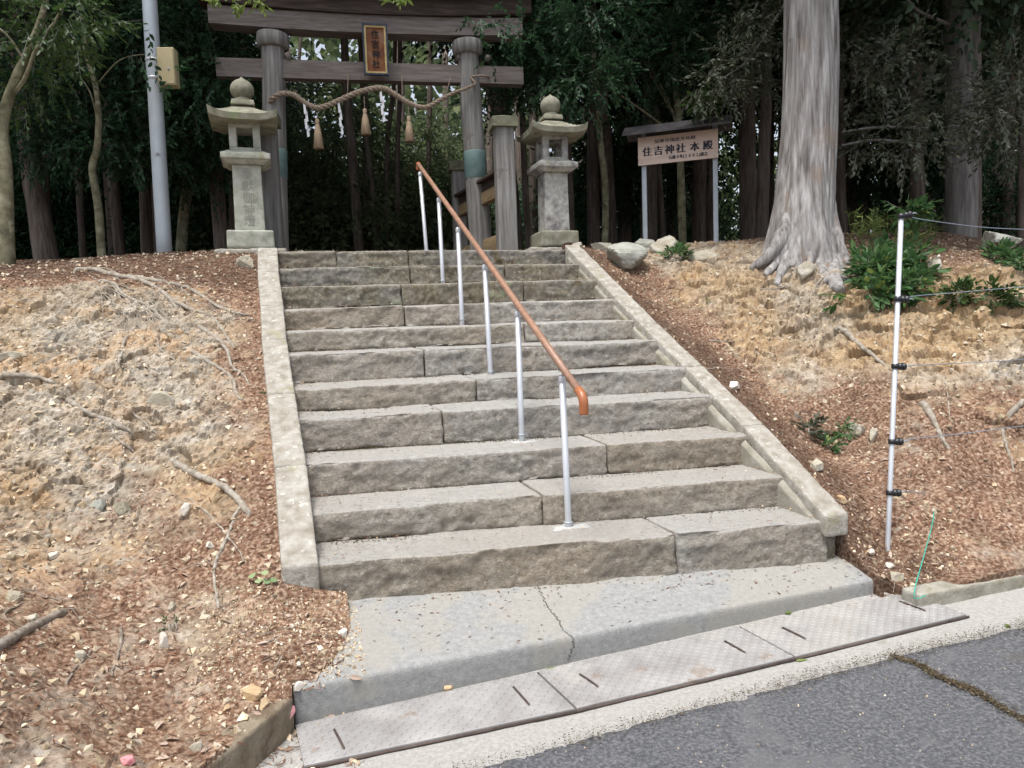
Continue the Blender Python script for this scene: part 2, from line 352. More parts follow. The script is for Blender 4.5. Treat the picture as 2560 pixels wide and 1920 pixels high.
M['mossy'] = mat('moss_and_silt', [(.06, .045, .018), (.11, .08, .04), (.09, .085, .03)], 20, .95, .9, .01, 90)
M['barkpale'] = mat('pale_weathered_trunk', [(.13, .115, .105), (.25, .235, .225), (.36, .345, .335), (.5, .485, .475)], 5, .9, .8, .012, 16, stretch=(4.5, 4.5, .13), spots=[(2.2, .6, (.3, .22, .16), .4), (5, .66, (.14, .11, .09), .5)])
M['barkorange'] = mat('orange_lichen', [(.5, .3, .1), (.58, .4, .18)], 20, .9, .6)
M['barkgrey'] = mat('grey_cedar_bark', [(.12, .11, .1), (.21, .2, .19), (.31, .3, .29)], 5, .92, .9, .012, 18, stretch=(5, 5, .3))
M['barkbrown'] = mat('brown_cedar_bark', [(.08, .06, .05), (.15, .12, .1), (.23, .19, .165)], 5, .92, .9, .015, 18, stretch=(5, 5, .3))
M['barklichen'] = mat('lichen_spotted_bark', [(.08, .075, .045), (.17, .16, .1), (.27, .26, .18)], 10, .9, .6, .006, 40, spots=[(9, .6, (.34, .34, .24), .7)])
M['roofblue'] = mat('blue_black_roof', [(.02, .03, .05), (.05, .07, .11)], 8, .5, .2)
M['leafdark'] = leafmat('dark_evergreen_leaf', (.02, .055, .028), (.05, .115, .048), .45, .35, .25)
M['leafmid'] = leafmat('mid_green_leaf', (.03, .06, .018), (.08, .14, .04), .4, .35, .35)
M['leafgrey'] = leafmat('grey_green_leaf', (.05, .06, .038), (.11, .125, .08), .42, .3, .45)
M['leafyellow'] = leafmat('yellow_green_leaf', (.1, .16, .03), (.2, .27, .06), .45, .4, .3)
M['leafshrub'] = leafmat('glossy_shrub_leaf', (.04, .105, .038), (.12, .225, .08), .42, .35, .3, (.26, .32, .09))
M['leafback'] = leafmat('far_foliage', (.055, .09, .05), (.19, .235, .11), .6, .5, .2, (.26, .27, .14))
M['leafcedar'] = leafmat('cedar_foliage', (.018, .04, .02), (.05, .085, .038), .5, .25, .3)
M['grass'] = leafmat('bamboo_grass_leaf', (.09, .16, .04), (.3, .36, .12), .5, .35, .3, (.5, .45, .2))
M['litter'] = leafmat('needle_litter', (.08, .038, .024), (.24, .12, .07), .9, 0, .1, (.4, .33, .27))
M['silt'] = leafmat('silt_and_moss_crumbs', (.04, .032, .02), (.13, .1, .062), .95, 0, .1, (.3, .27, .22))
M['deadleaf'] = leafmat('dead_leaf', (.24, .15, .1), (.48, .38, .31), .8, .1, .2)
M['cloverleaf'] = leafmat('round_pale_leaf', (.2, .3, .14), (.34, .42, .22), .6, .3, .3)
# soil: pale crumbly rock, orange loam and red-brown needle litter; where the litter lies is a mesh attribute
def soilmat():
    m = mat('bank_soil', [(.22, .178, .13), (.345, .298, .235), (.445, .405, .345)], 11, .95, .9, .010, 45, cols2=[(.28, .18, .1), (.38, .265, .16), (.33, .3, .25)], f2=2.0,
            spots=[(70, .6, (.56, .52, .45), .6), (28, .62, (.17, .11, .07), .7), (4, .58, (.33, .32, .28), .6)])
    nt = m.node_tree; N = nt.nodes; Lk = nt.links; bs = N['Principled BSDF']; src = bs.inputs['Base Color'].links[0].from_socket
    at = N.new('ShaderNodeAttribute'); at.attribute_name = 'litter'
    g = N.new('ShaderNodeNewGeometry'); n1 = N.new('ShaderNodeTexNoise'); n1.inputs['Scale'].default_value = 9; n1.inputs['Detail'].default_value = 8; n1.inputs['Roughness'].default_value = .7
    Lk.new(g.outputs['Position'], n1.inputs['Vector'])
    ad = N.new('ShaderNodeMath'); ad.operation = 'ADD'; Lk.new(at.outputs['Fac'], ad.inputs[0]); Lk.new(n1.outputs[0], ad.inputs[1])
    r = N.new('ShaderNodeValToRGB'); r.color_ramp.elements[0].position = .74; r.color_ramp.elements[1].position = 1.2; Lk.new(ad.outputs[0], r.inputs[0])
    n2 = N.new('ShaderNodeTexNoise'); n2.inputs['Scale'].default_value = 55; n2.inputs['Detail'].default_value = 6; Lk.new(g.outputs['Position'], n2.inputs['Vector'])
    r2 = N.new('ShaderNodeValToRGB'); e = r2.color_ramp.elements; e[0].position = .35; e[0].color = (.09, .048, .03, 1); e[1].position = .68; e[1].color = (.37, .28, .205, 1)
    x = e.new(.5); x.color = (.2, .116, .074, 1); Lk.new(n2.outputs[0], r2.inputs[0])
    ao = N.new('ShaderNodeAttribute'); ao.attribute_name = 'ochre'; n3 = N.new('ShaderNodeTexNoise'); n3.inputs['Scale'].default_value = 13; n3.inputs['Detail'].default_value = 6; Lk.new(g.outputs['Position'], n3.inputs['Vector'])
    r3 = N.new('ShaderNodeValToRGB'); e = r3.color_ramp.elements; e[0].position = .34; e[0].color = (.27, .165, .075, 1); e[1].position = .66; e[1].color = (.43, .315, .18, 1); Lk.new(n3.outputs[0], r3.inputs[0])
    mo_ = N.new('ShaderNodeMath'); mo_.operation = 'MULTIPLY'; mo_.use_clamp = True; Lk.new(ao.outputs['Fac'], mo_.inputs[0]); mo_.inputs[1].default_value = .8
    m0 = N.new('ShaderNodeMix'); m0.data_type = 'RGBA'; Lk.new(mo_.outputs[0], m0.inputs[0]); Lk.new(src, m0.inputs[6]); Lk.new(r3.outputs[0], m0.inputs[7]); src = m0.outputs[2]
    dk = N.new('ShaderNodeMapRange'); dk.inputs[1].default_value = .62; dk.inputs[2].default_value = 1.0; dk.inputs[3].default_value = 1.0; dk.inputs[4].default_value = .58; Lk.new(at.outputs['Fac'], dk.inputs[0])
    dv = N.new('ShaderNodeVectorMath'); dv.operation = 'SCALE'; Lk.new(r2.outputs[0], dv.inputs[0]); Lk.new(dk.outputs[0], dv.inputs['Scale'])
    mx = N.new('ShaderNodeMix'); mx.data_type = 'RGBA'; Lk.new(r.outputs[0], mx.inputs[0]); Lk.new(src, mx.inputs[6]); Lk.new(dv.outputs[0], mx.inputs[7]); c2 = N.new('ShaderNodeAttribute'); c2.attribute_name = 'chunk'; mr = N.new('ShaderNodeMapRange'); mr.inputs[3].default_value = .74; mr.inputs[4].default_value = 1.24; Lk.new(c2.outputs['Fac'], mr.inputs[0])
    vm = N.new('ShaderNodeVectorMath'); vm.operation = 'SCALE'; Lk.new(mx.outputs[2], vm.inputs[0]); Lk.new(mr.outputs[0], vm.inputs['Scale']); Lk.new(vm.outputs[0], bs.inputs['Base Color'])
    return m
M['soil'] = soilmat()
# ---------------------------------------------------------------- levels measured on the stair
LP = [(694, 629), (696, 669), (700, 717.5), (709, 773.6), (714, 830), (721, 887), (734, 974), (752, 1049), (765, 1159), (779, 1282), (795.5, 1412)][::-1]
RP = [(1407, 623), (1450, 659), (1485, 698), (1540, 747), (1582, 800), (1640, 852), (1709, 918), (1785, 990), (1865, 1087), (1962, 1190), (2051, 1306)][::-1]
TR = .33
NL = [PS(LP[k], k*TR) for k in range(11)]; NR = [PS(RP[k], k*TR) for k in range(11)]
def noseL(y): return np.interp(y, [p[1] for p in NL], [p[2] for p in NL], left=None)
def noseline(pts, y):
    ys = np.array([p[1] for p in pts]); zs = np.array([p[2] for p in pts]); A = np.polyfit(ys, zs, 1); return A[0]*y+A[1]
def GZ(x): return -.25+.027*x         # drain and road level
PLAT = 2.02
# ---------------------------------------------------------------- terrain
def tps(P):
    P = np.array(P); n = len(P); x = P[:, :2]
    r = np.linalg.norm(x[:, None]-x[None], axis=-1); K = np.where(r > 0, r*r*np.log(r+1e-12), 0)+np.eye(n)*.02
    A = np.zeros((n+3, n+3)); A[:n, :n] = K; A[:n, n] = 1; A[:n, n+1:] = x; A[n, :n] = 1; A[n+1:, :n] = x.T
    w = np.linalg.solve(A, np.concatenate([P[:, 2], [0, 0, 0]]))
    def f(X, Y):
        X = np.asarray(X, float); Y = np.asarray(Y, float); z = w[n]+w[n+1]*X+w[n+2]*Y
        for i in range(n):
            r2 = (X-x[i, 0])**2+(Y-x[i, 1])**2; z = z+w[i]*.5*r2*np.log(r2+1e-20)
        return z
    return f
def cp(l): return [PY((a, b), y) for a, b, y in l]
cL = cp([(640, 640, 3.35), (560, 648, 3.3), (450, 655, 3.3), (300, 668, 3.2), (150, 680, 3.15), (0, 692, 3.1), (0, 800, 2.4), (0, 950, 1.65), (0, 1100, 1.0), (0, 1300, .4), (0, 1500, -.2), (0, 1700, -.8), (0, 1900, -1.15),
         (200, 700, 2.95), (200, 800, 2.35), (200, 950, 1.6), (200, 1100, 1.1), (200, 1300, .5), (200, 1500, 0), (200, 1700, -.55), (200, 1880, -1.0),
         (400, 700, 2.9), (400, 800, 2.3), (400, 950, 1.6), (400, 1100, 1.15), (400, 1250, .7), (400, 1400, .3), (400, 1600, -.25), (400, 1800, -.7), (400, 1900, -.92),
         (520, 760, 2.55), (540, 900, 1.75), (560, 1030, 1.25), (520, 1150, .95), (560, 1300, .5), (560, 1480, .02), (560, 1700, -.55), (530, 1880, -.95), (640, 1560, -.2), (660, 1740, -.62)])
for y, dz in ((0, -.02), (.3, -.03), (.6, -.03), (1, -.02), (1.4, -.03), (1.8, -.04), (2.3, -.05), (2.8, -.06), (3.3, -.05)):
    x = -.19-.055*y; z = noseline(NL, y)+dz; cL.append(np.array([x, y, z]))
    if .3 < y < 2.6: cL.append(np.array([x-.16, y, z+.0]))
cL += [np.array(p) for p in [(-.06, -.14, .02), (.04, -.12, -.012), (.07, -.3, -.045), (.0, -.45, -.07), (-.1, -.3, .0), (-.1, -.6, -.1), (-.2, -.4, .02), (-.3, 3.9, 2.05), (-1, 4, 2.06), (-2, 4.2, 2.02), (-3.5, 4.2, 2.0), (-3.6, 3, 1.75),
       (-4.2, 2, 1.35), (-3.5, .8, .9), (-3, 0, .6), (-2.4, -1.1, .3), (-2, -2, .1), (-.8, -1.75, -.08), (-.5, -1.3, -.09), (-1.2, -2.4, -.1)]]
hL = tps(cL)
cR = [PZ((2255, 1474), -.14), PZ((2218, 1392), -.05), PZ((2299, 1482), -.09), PZ((2430, 1452), -.08), PZ((2559, 1424), -.07), PZ((2150, 1380), -.03), PZ((2230, 1440), -.09)]
def cd(l): return [PD((a, b), D) for a, b, D in l]
cR += cd([(2560, 1200, 4.25), (2560, 1000, 4.65), (2560, 800, 5.25), (2560, 700, 5.75), (2560, 640, 6.6), (2380, 1250, 4.1), (2200, 1200, 4.3), (2380, 1000, 4.75), (2200, 1000, 5.0), (2380, 800, 5.5), (2200, 850, 5.6), (2200, 750, 5.9), (2200, 650, 6.5), (2230, 610, 7.1),
          (2380, 640, 6.9), (2050, 1000, 5.15), (2050, 1150, 4.65), (2050, 850, 5.85), (2050, 750, 6.1), (2080, 690, 6.3), (1900, 900, 5.75), (1900, 800, 6.1), (1900, 730, 6.35), (1900, 660, 6.75), (1880, 622, 7.3), (1760, 780, 6.35), (1760, 700, 6.8), (1740, 650, 7.3), (1620, 700, 6.95), (1640, 650, 7.3)])
for y, dz in ((-.15, -.06), (.1, -.04), (.4, -.03), (.8, -.03), (1.2, -.04), (1.6, -.05), (2, -.06), (2.4, -.08), (2.8, -.1), (3.2, -.04)):
    x = 2.80-.0557*y; cR.append(np.array([x, y, noseline(NR, y)+dz]))
cR += [np.array(p) for p in [(2.75, 3.7, 2.04), (3.2, 4.1, 2.04), (4, 4.6, 2.12), (5, 5, 2.2), (6.5, 4.2, 2.25), (7.5, 3, 2.1), (6, 5.5, 2.2), (7, 1.5, 1.2), (6, .3, .3), (5, -.3, -.07), (7, -.2, -.02), (8, 4, 2.2), (2.7, 5, 2.05)]]
hR = tps(cR)
def flatmix(z, y):                       # bank tops level out into the plateau
    t = np.clip((y-4.2)/1.0, 0, 1); return z*(1-t)+2.04*t
def ter(x, y):
    x = np.asarray(x, float); y = np.asarray(y, float); xm = 1.3-.055*y
    return np.where(x < xm, np.minimum(hL(np.minimum(x, .1), y), 2.12), np.minimum(hR(np.maximum(x, 2.5), y), 2.45))
KL = [(-.125, -.645), tuple(PZ((530, 1905), -.11)[:2]), tuple(PZ((330, 2075), -.11)[:2]), (-1.1, -2.2)]     # kerb top front edge on the left
KR = [tuple(PZ((2220, 1445), -.09)[:2]), tuple(PZ((2299, 1484), -.09)[:2]), tuple(PZ((2559, 1428), -.07)[:2]), (5.2, -.33), (8, -.1)]
def rough_offset(P, side):
    a = .030*ridge(P, 3.1, 4, 3+side)+.02*ridge(P, 9, 4, 9)+.010*ridge(P, 26, 3, 21)
    return a
def bank(name, x0, x1, y0, y1, c, h, side, keep, litter):
    nx, ny = int((x1-x0)/c), int((y1-y0)/c)
    X, Y = np.meshgrid(np.linspace(x0, x1, nx+1), np.linspace(y0, y1, ny+1), indexing='ij')
    Z = h(X, Y); Z = np.minimum(Z, 2.12 if side == 0 else 2.45)
    gx = np.gradient(Z, axis=0)/c; gy = np.gradient(Z, axis=1)/c
    Nn = np.stack([-gx, -gy, np.ones_like(gx)], -1); Nn /= np.linalg.norm(Nn, axis=-1)[..., None]
    P = np.stack([X, Y, Z], -1)
    li = litter(P, Nn)
    am = (1-.72*np.clip(li, 0, 1))*np.clip(.35+(1-Nn[..., 2])*2.2, .35, 1.25)
    off = (.075*ridge(P, 1.9, 3, 3+side)+.036*ridge(P, 6, 4, 9)+.014*ridge(P, 17, 3, 21)-.01)*am
    Wp = P+.03*np.stack([vn(P, 9, 61), vn(P, 9, 62), vn(P, 9, 63)], -1)
    rock_m = np.clip(1.15-li*1.25, .12, 1)
    cellc = 0
    rock_m = rock_m*np.clip((Z+.05)/.55, .3, 1)*(.85 if side == 0 else 1+.15*np.clip(1-np.abs(Z-1.35)/.6, 0, 1))
    for fq, a_, sd_ in ((5.5, .030, 5), (12.5, .015, 15), (30, .008, 25)):
        d1, d2, rid, of = worley(Wp*[1, 1, 1.25], fq, sd_); tiltv = np.stack([_h((rid*30000).astype(np.int64), (rid*0).astype(np.int64), (rid*0).astype(np.int64), sd_+k) for k in range(3)], -1)
        off = off+rock_m*a_*(rid*.75+(of*tiltv).sum(-1)*1.1-.55*np.exp(-((d2-d1)/.10)**2)); cellc = cellc+rid*(.5 if fq < 10 else .35)
    if side == 1: edge = np.clip((X-(2.72-.0557*Y))/.25, 0, 1)
    else: edge = np.clip((-.17-.055*Y-X)/.25, .12, 1)
    P = P+Nn*(off*edge)[..., None]
    k = keep(X, Y)
    I = np.arange((nx+1)*(ny+1)).reshape(nx+1, ny+1)
    q = np.stack([I[:-1, :-1], I[1:, :-1], I[1:, 1:], I[:-1, 1:]], -1).reshape(-1, 4)
    kk = k[:-1, :-1].ravel() & k[1:, 1:].ravel() & k[1:, :-1].ravel() & k[:-1, 1:].ravel()
    q = q[kk]; used = np.unique(q); re = -np.ones(I.size, np.int64); re[used] = np.arange(len(used))
    PV = P.reshape(-1, 3)[used]; qq = re[q]
    E_ = np.concatenate([qq[:, [0, 1]], qq[:, [1, 2]], qq[:, [2, 3]], qq[:, [3, 0]]]); key = np.sort(E_, 1); key = key[:, 0]*10**7+key[:, 1]; _, inv, cnt = np.unique(key, return_inverse=True, return_counts=True)
    Eb = E_[cnt[inv] == 1]; bv = np.unique(Eb); m2 = -np.ones(len(PV), np.int64); m2[bv] = np.arange(len(bv))+len(PV); sk = PV[bv]-[0, 0, .35]
    used = np.concatenate([used, used[bv]]); qq = np.concatenate([qq, np.stack([Eb[:, 1], Eb[:, 0], m2[Eb[:, 0]], m2[Eb[:, 1]]], -1)])
    mb = MB(); mb.quads(np.concatenate([PV, sk]), qq); me = mb.mesh(name)
    at = me.attributes.new('litter', 'FLOAT', 'POINT'); at.data.foreach_set('value', li.ravel()[used].astype(np.float32)); oc = np.clip(fbm(P, 1.15, 3, 91)*1.6+(.5 if side == 1 else .15)*np.clip(1-np.abs(Z-1.25)/.75, 0, 1)-.05, 0, 1); at = me.attributes.new('ochre', 'FLOAT', 'POINT'); at.data.foreach_set('value', oc.ravel()[used].astype(np.float32)); at = me.attributes.new('chunk', 'FLOAT', 'POINT'); at.data.foreach_set('value', (cellc*.5+.5).ravel()[used].astype(np.float32))
    o = link(name, me, M['soil']); tag(o, kind='structure'); me.polygons.foreach_set('use_smooth', np.full(len(me.polygons), False)); return o
def side_of(poly, X, Y):                # > 0 behind the polyline y(x)
    px = [p[0] for p in poly]; py = [p[1] for p in poly]
    if px[0] > px[-1]: px = px[::-1]; py = py[::-1]
    return Y-np.interp(X, px, py)
def litL(P, N):
    X, Y, Z = P[..., 0], P[..., 1], P[..., 2]
    xc = -.19-.055*Y
    top = np.clip((Z-1.6)/.22, 0, 1)*1.3+np.clip((X+1.3)/1.0, 0, 1)*np.clip((Z-1.15)/.5, 0, 1)*.9
    gul = np.clip(1-(xc-X)/.55, 0, 1)*.55
    low = np.clip((.72-Z)/.5, 0, 1)*.48
    return np.clip(np.maximum(np.maximum(top, gul), low)+.34*fbm(P, 2.6, 4, 41), 0, 1)
def litR(P, N):
    X, Y, Z = P[..., 0], P[..., 1], P[..., 2]
    xc = 2.8-.0557*Y
    gul = np.clip(1.2-(X-xc)/.85, 0, 1)*1.0
    low = np.clip((1.1-Z)/.55, 0, 1)*.64
    topz = np.clip((Z-1.45)/.3, 0, 1)*.75*np.clip((X-4.4)/.6, 0, 1)
    return np.clip(np.maximum(np.maximum(gul, low), topz)+.5*fbm(P, 2.3, 4, 43), 0, 1)
bank('left_bank', -4.4, .12, -2.3, 4.3, .0125, hL, 0,
     lambda X, Y: (side_of(KL, X, Y) > .004) & ((X < -.15-.055*Y) | (Y < -.03)) & ~((X > -.125) & (Y < -.575)), litL)
def keepR(X, Y):
    return (side_of(KR, X, Y) > np.where(X < KR[1][0]-.025, -.05, .004)) & (X > 2.70-.0557*Y)
bank('right_bank', 2.6, 7.6, -.75, 5.2, .0145, hR, 1, keepR, litR)
# plateau and forest floor, hill behind, road
def sheet(name, X, Y, Z, m, thick=0):
    mb = MB(); nx, ny = X.shape; I = np.arange(nx*ny).reshape(nx, ny)
    mb.quads(np.stack([X, Y, Z], -1).reshape(-1, 3), np.stack([I[:-1, :-1], I[1:, :-1], I[1:, 1:], I[:-1, 1:]], -1).reshape(-1, 4))
    return tag(mb.build(name, m), kind='structure')
M['forestfloor'] = mat('forest_floor', [(.05, .025, .015), (.1, .055, .03), (.15, .1, .06)], 8, .95, .6, .02, 40)
X, Y = np.meshgrid(np.linspace(-70, 80, 151), np.concatenate([[3.42, 3.7, 4.0, 4.5], np.linspace(5, 90, 86)]), indexing='ij')
Zp = 2.0+.04*fbm(np.stack([X, Y, 0*X], -1), .5, 3, 5)+np.clip((Y-30)/60, 0, 1)*1.5
Zp = np.where((X < -.3) | (X > 2.8), np.where(Y < 4.6, 1.93, Zp), np.where(Y < 4.6, 2.0, Zp))
Zp = np.where(((X > 4.2) | (X < -1.2)) & (Y < 4.3), 1.3, Zp); Zp = np.where((X < -1.2) & (Y < 4.8) & (Y > 4.3), 1.85, Zp)
sheet('forest_ground', X, Y, Zp, M['forestfloor'])
X, Y = np.meshgrid(np.linspace(-40, 45, 86), np.linspace(-60, 1, 62), indexing='ij')
sheet('verge_ground', X, Y, GZ(X)-.12+0*Y, M['forestfloor'])
# asphalt road with its ragged edge, gutter strip
AE = [tuple(PZ(q, GZ(x))[:2]) for q, x in (((1300, 1892), .6), ((1700, 1783), 1.2), ((1960, 1718), 1.7), ((2264, 1636), 2.4), ((2558, 1566), 3.3))]
AE = [(-1.9, -3.4), (-1.1, -2.0), (-.45, -1.28), (0, -1.14)]+AE+[(5, -.72), (9, -.45)]
xs = np.concatenate([np.linspace(-1.9, 4.5, 320), np.linspace(4.6, 9, 20)])
def yedge(x): return np.interp(x, [p[0] for p in AE], [p[1] for p in AE])
X = np.repeat(xs[:, None], 90, 1); T = np.concatenate([np.linspace(0, .12, 12), np.linspace(.13, 1, 78)**1.0])[None, :]
Y0 = yedge(xs)+.012*fbm(np.stack([xs, 0*xs, 0*xs], -1), 9, 3, 77); Y = Y0[:, None]-T**1.6*14
P = np.stack([X, Y, 0*X], -1)
sheet('road', X, Y, GZ(X)+.006+.004*fbm(P, 3, 3, 5)+.0018*fbm(P, 60, 2, 6)-.004*np.clip(1-T*30, 0, 1), M['asphalt'])
X = np.repeat(xs[:, None], 12, 1); T = np.linspace(0, 1, 12)[None, :]
Yb = np.where(xs < -.1, -side_of(KL, xs, 0*xs)+.01, np.where(xs > 2.9, -side_of(KR, xs, 0*xs)+.01, -.40))
Y = (Y0-.05)[:, None]*(1-T)+Yb[:, None]*T; P = np.stack([X, Y, 0*X], -1)
sheet('gutter', X, Y, GZ(X)+.002+.004*fbm(P, 14, 3, 8)+0*T, M['gutter'])
X = np.repeat(xs[:, None], 2, 1); Y = np.stack([Y0-.2, Yb+.6], 1); sheet('drain_bed', X, Y, GZ(X)-.05, M['kerb'])

# ---------------------------------------------------------------- apron, kerbs, plates
def hexq(a, b, c, d, hb, up=None): return hexc(a, b, c, d, hb)
a0 = PZ((729, 1720), -.10); a1 = PZ((2220, 1443), -.10); a1[2] = -.10
b0 = np.array([-.13, .1, .005]); b1 = np.array([a1[0]+.03, -.18, -.03])
def apron_corners():
    lo = -.32
    f = lambda p: [np.array([p[0], p[1], lo]), np.array(p)]
    return [[f(a0), f(b0)], [f(a1), f(b1)]]
mb = MB(); rough_hex(mb, apron_corners(), .025, .022, .0015, 30, 3)
ap = tag(mb.build('concrete_apron', M['concrete']), 'worn grey concrete landing slab with a crack, at the foot of the stone stairs', 'landing slab')
def crack(name, pts, w, parent, m, seed=0, zoff=.0):
    P, _ = smooth_path(np.array(pts, float), np.ones(len(pts)), 14); rs = np.random.RandomState(seed)
    P[1:-1, 0] += rs.uniform(-.008, .008, len(P)-2); W = rs.uniform(.3, 1.0, len(P))*w
    mb = MB(); V = np.stack([P-np.array([1, .2, 0])*W[:, None], P+np.array([0, 0, 0]), P+np.array([1, .2, 0])*W[:, None]], 1)
    V[:, :, 2] += .0016; V[:, :, 1] -= .0012
    n = len(P); I = np.arange(n)[:-1, None]*3+np.arange(2)[None]
    mb.quads(V, np.stack([I, I+1, I+4, I+3], -1).reshape(-1, 4)); return mb.build(name, m, parent)
def apz(q):
    n = np.cross(a1-a0, b0-a0); d = ray(q); return CC+d*(((a0-CC)@n)/(d@n))
M['crack'] = mat('crack_dark', [(.03, .028, .025), (.07, .06, .05)], 60, .95, 0)
# kerbs
def kerb(pts, ht, zt, name, label, seed):
    o = MB()
    for k in range(len(pts)-1):
        p, q = np.array(pts[k]), np.array(pts[k+1]); d = q-p; L = np.linalg.norm(d); d /= L; n = np.array([-d[1], d[0]])
        if n[1] < 0: n = -n
        m = max(1, int(round(L/.6)))
        for j in range(m):
            u, v = p+d*(L*j/m+.002), p+d*(L*(j+1)/m-.002)
            if d[0] < 0: u, v = v, u
            zt_ = zt(u[0]); zv = zt(v[0])
            f = lambda a, z: [np.array([a[0], a[1], GZ(a[0])-.06]), np.array([a[0], a[1], z])]
            rough_hex(o, [[f(u, zt_), f(u+n*.11, zt_)], [f(v, zv), f(v+n*.11, zv)]], .02, .012, .007, 22, seed+k*7+j)
    return tag(o.build(name, M['kerb'] if seed > 20 else M['kerbearth']), label, 'kerb')
kerb(KL, .15, lambda x: -.115, 'concrete_kerb', 'low earth-stained concrete kerb below the left bank, ending at the steel drain covers', 10)
kerb(KR[1:], .15, lambda x: -.095+.012*(x-3), 'concrete_kerb', 'pale rough concrete kerb under the right bank beside the drain covers', 30)
# four chequered steel drain covers
jt = [(735, 1818), (1342, 1684), (1846, 1570), (2270, 1485)]; jb = [(757, 1921), (1440, 1776), (1986, 1646), (2418, 1540)]
def gp(q): return PP(q, -.25+.008, .027, 0)
top = [gp(q) for q in jt]; bot = [gp(q) for q in jb]
lab = ['leftmost chequered steel drain cover at the foot of the landing slab, dusty pale', 'middle chequered steel drain cover, brownish, below the crack in the slab', 'rightmost chequered steel drain cover with a pale silvery sheen, beside the right kerb']
hnd = [[((822, 1835), (858, 1877))], [], []]
handles = [[((836, 1832), (860, 1878)), ((1284, 1725), (1322, 1768))], [((1450, 1693), (1494, 1723)), ((1812, 1610), (1862, 1638))], [((1957, 1576), (2012, 1603)), ((2250, 1510), (2312, 1533))]]
for k in range(3):
    A, B, C_, D_ = top[k], top[k+1], bot[k], bot[k+1]
    g = .005; ex = (B-A)/np.linalg.norm(B-A)
    cs = hexc(C_+ex*g, D_-ex*g, A+ex*g, B-ex*g, .012)
    for i in range(2):
        for j in range(2): cs[i][j][0] = cs[i][j][0]-np.array([0, 0, .006]); cs[i][j][1] = cs[i][j][0]+np.array([0, 0, .016])
    t = empty('drain_cover', (A+B+C_+D_)/4, lab[k], 'drain cover', 'steel drain covers in a row')
    mb = MB(); rough_hex(mb, cs, .06, .0015, .0003, 20, k)
    # raised lozenges
    m1 = MB(); nL = int(np.linalg.norm(B-A)/.026); nW = int(np.linalg.norm(A-C_)/.0225)
    for i in range(nL):
        for j in range(nW):
            for h in (0,):
                u = (i+.5+(.0))/nL; v = (j+.5)/nW
                Pc = (C_*(1-u)+D_*u)*(1-v)+(A*(1-u)+B*u)*v; Pc = Pc+np.array([0, 0, .0101])
                an = math.atan2(ex[1], ex[0])+(math.radians(50) if (i+j) % 2 else math.radians(-40)); c_, s_ = math.cos(an), math.sin(an)
                V = [(-.0115, 0, 0), (0, -.0034, 0), (.0115, 0, 0), (0, .0034, 0), (-.006, 0, .0032), (.006, 0, .0032)]
                V = [(Pc[0]+x*c_-y*s_, Pc[1]+x*s_+y*c_, Pc[2]+z) for x, y, z in V]
                m1.add(V, [(0, 1, 5, 4), (1, 2, 5), (2, 3, 5), (3, 0, 4, 5)])
    pl = mb.build('plate', M['plate'], t); m1.build('tread_pattern', M['plate'], t, smooth=False)
    for h0, h1 in handles[k]:
        h = MB(); p, q = gp(h0)+[0, 0, .013], gp(h1)+[0, 0, .013]; h.tube([p-[0, 0, .01], p, (p+q)/2+[0, 0, .001], q, q-[0, 0, .01]], .0045, 6, sub=2); h.build('handle', M['platedark'], t)
    h = MB(); h.tube([A-[0, .006, -.004], B-[0, .006, -.004]], .004, 5); h.tube([C_-[0, .008, -.0], D_-[0, .008, -.0]], .006, 5); h.build('edge_angle', M['platedark'], t)

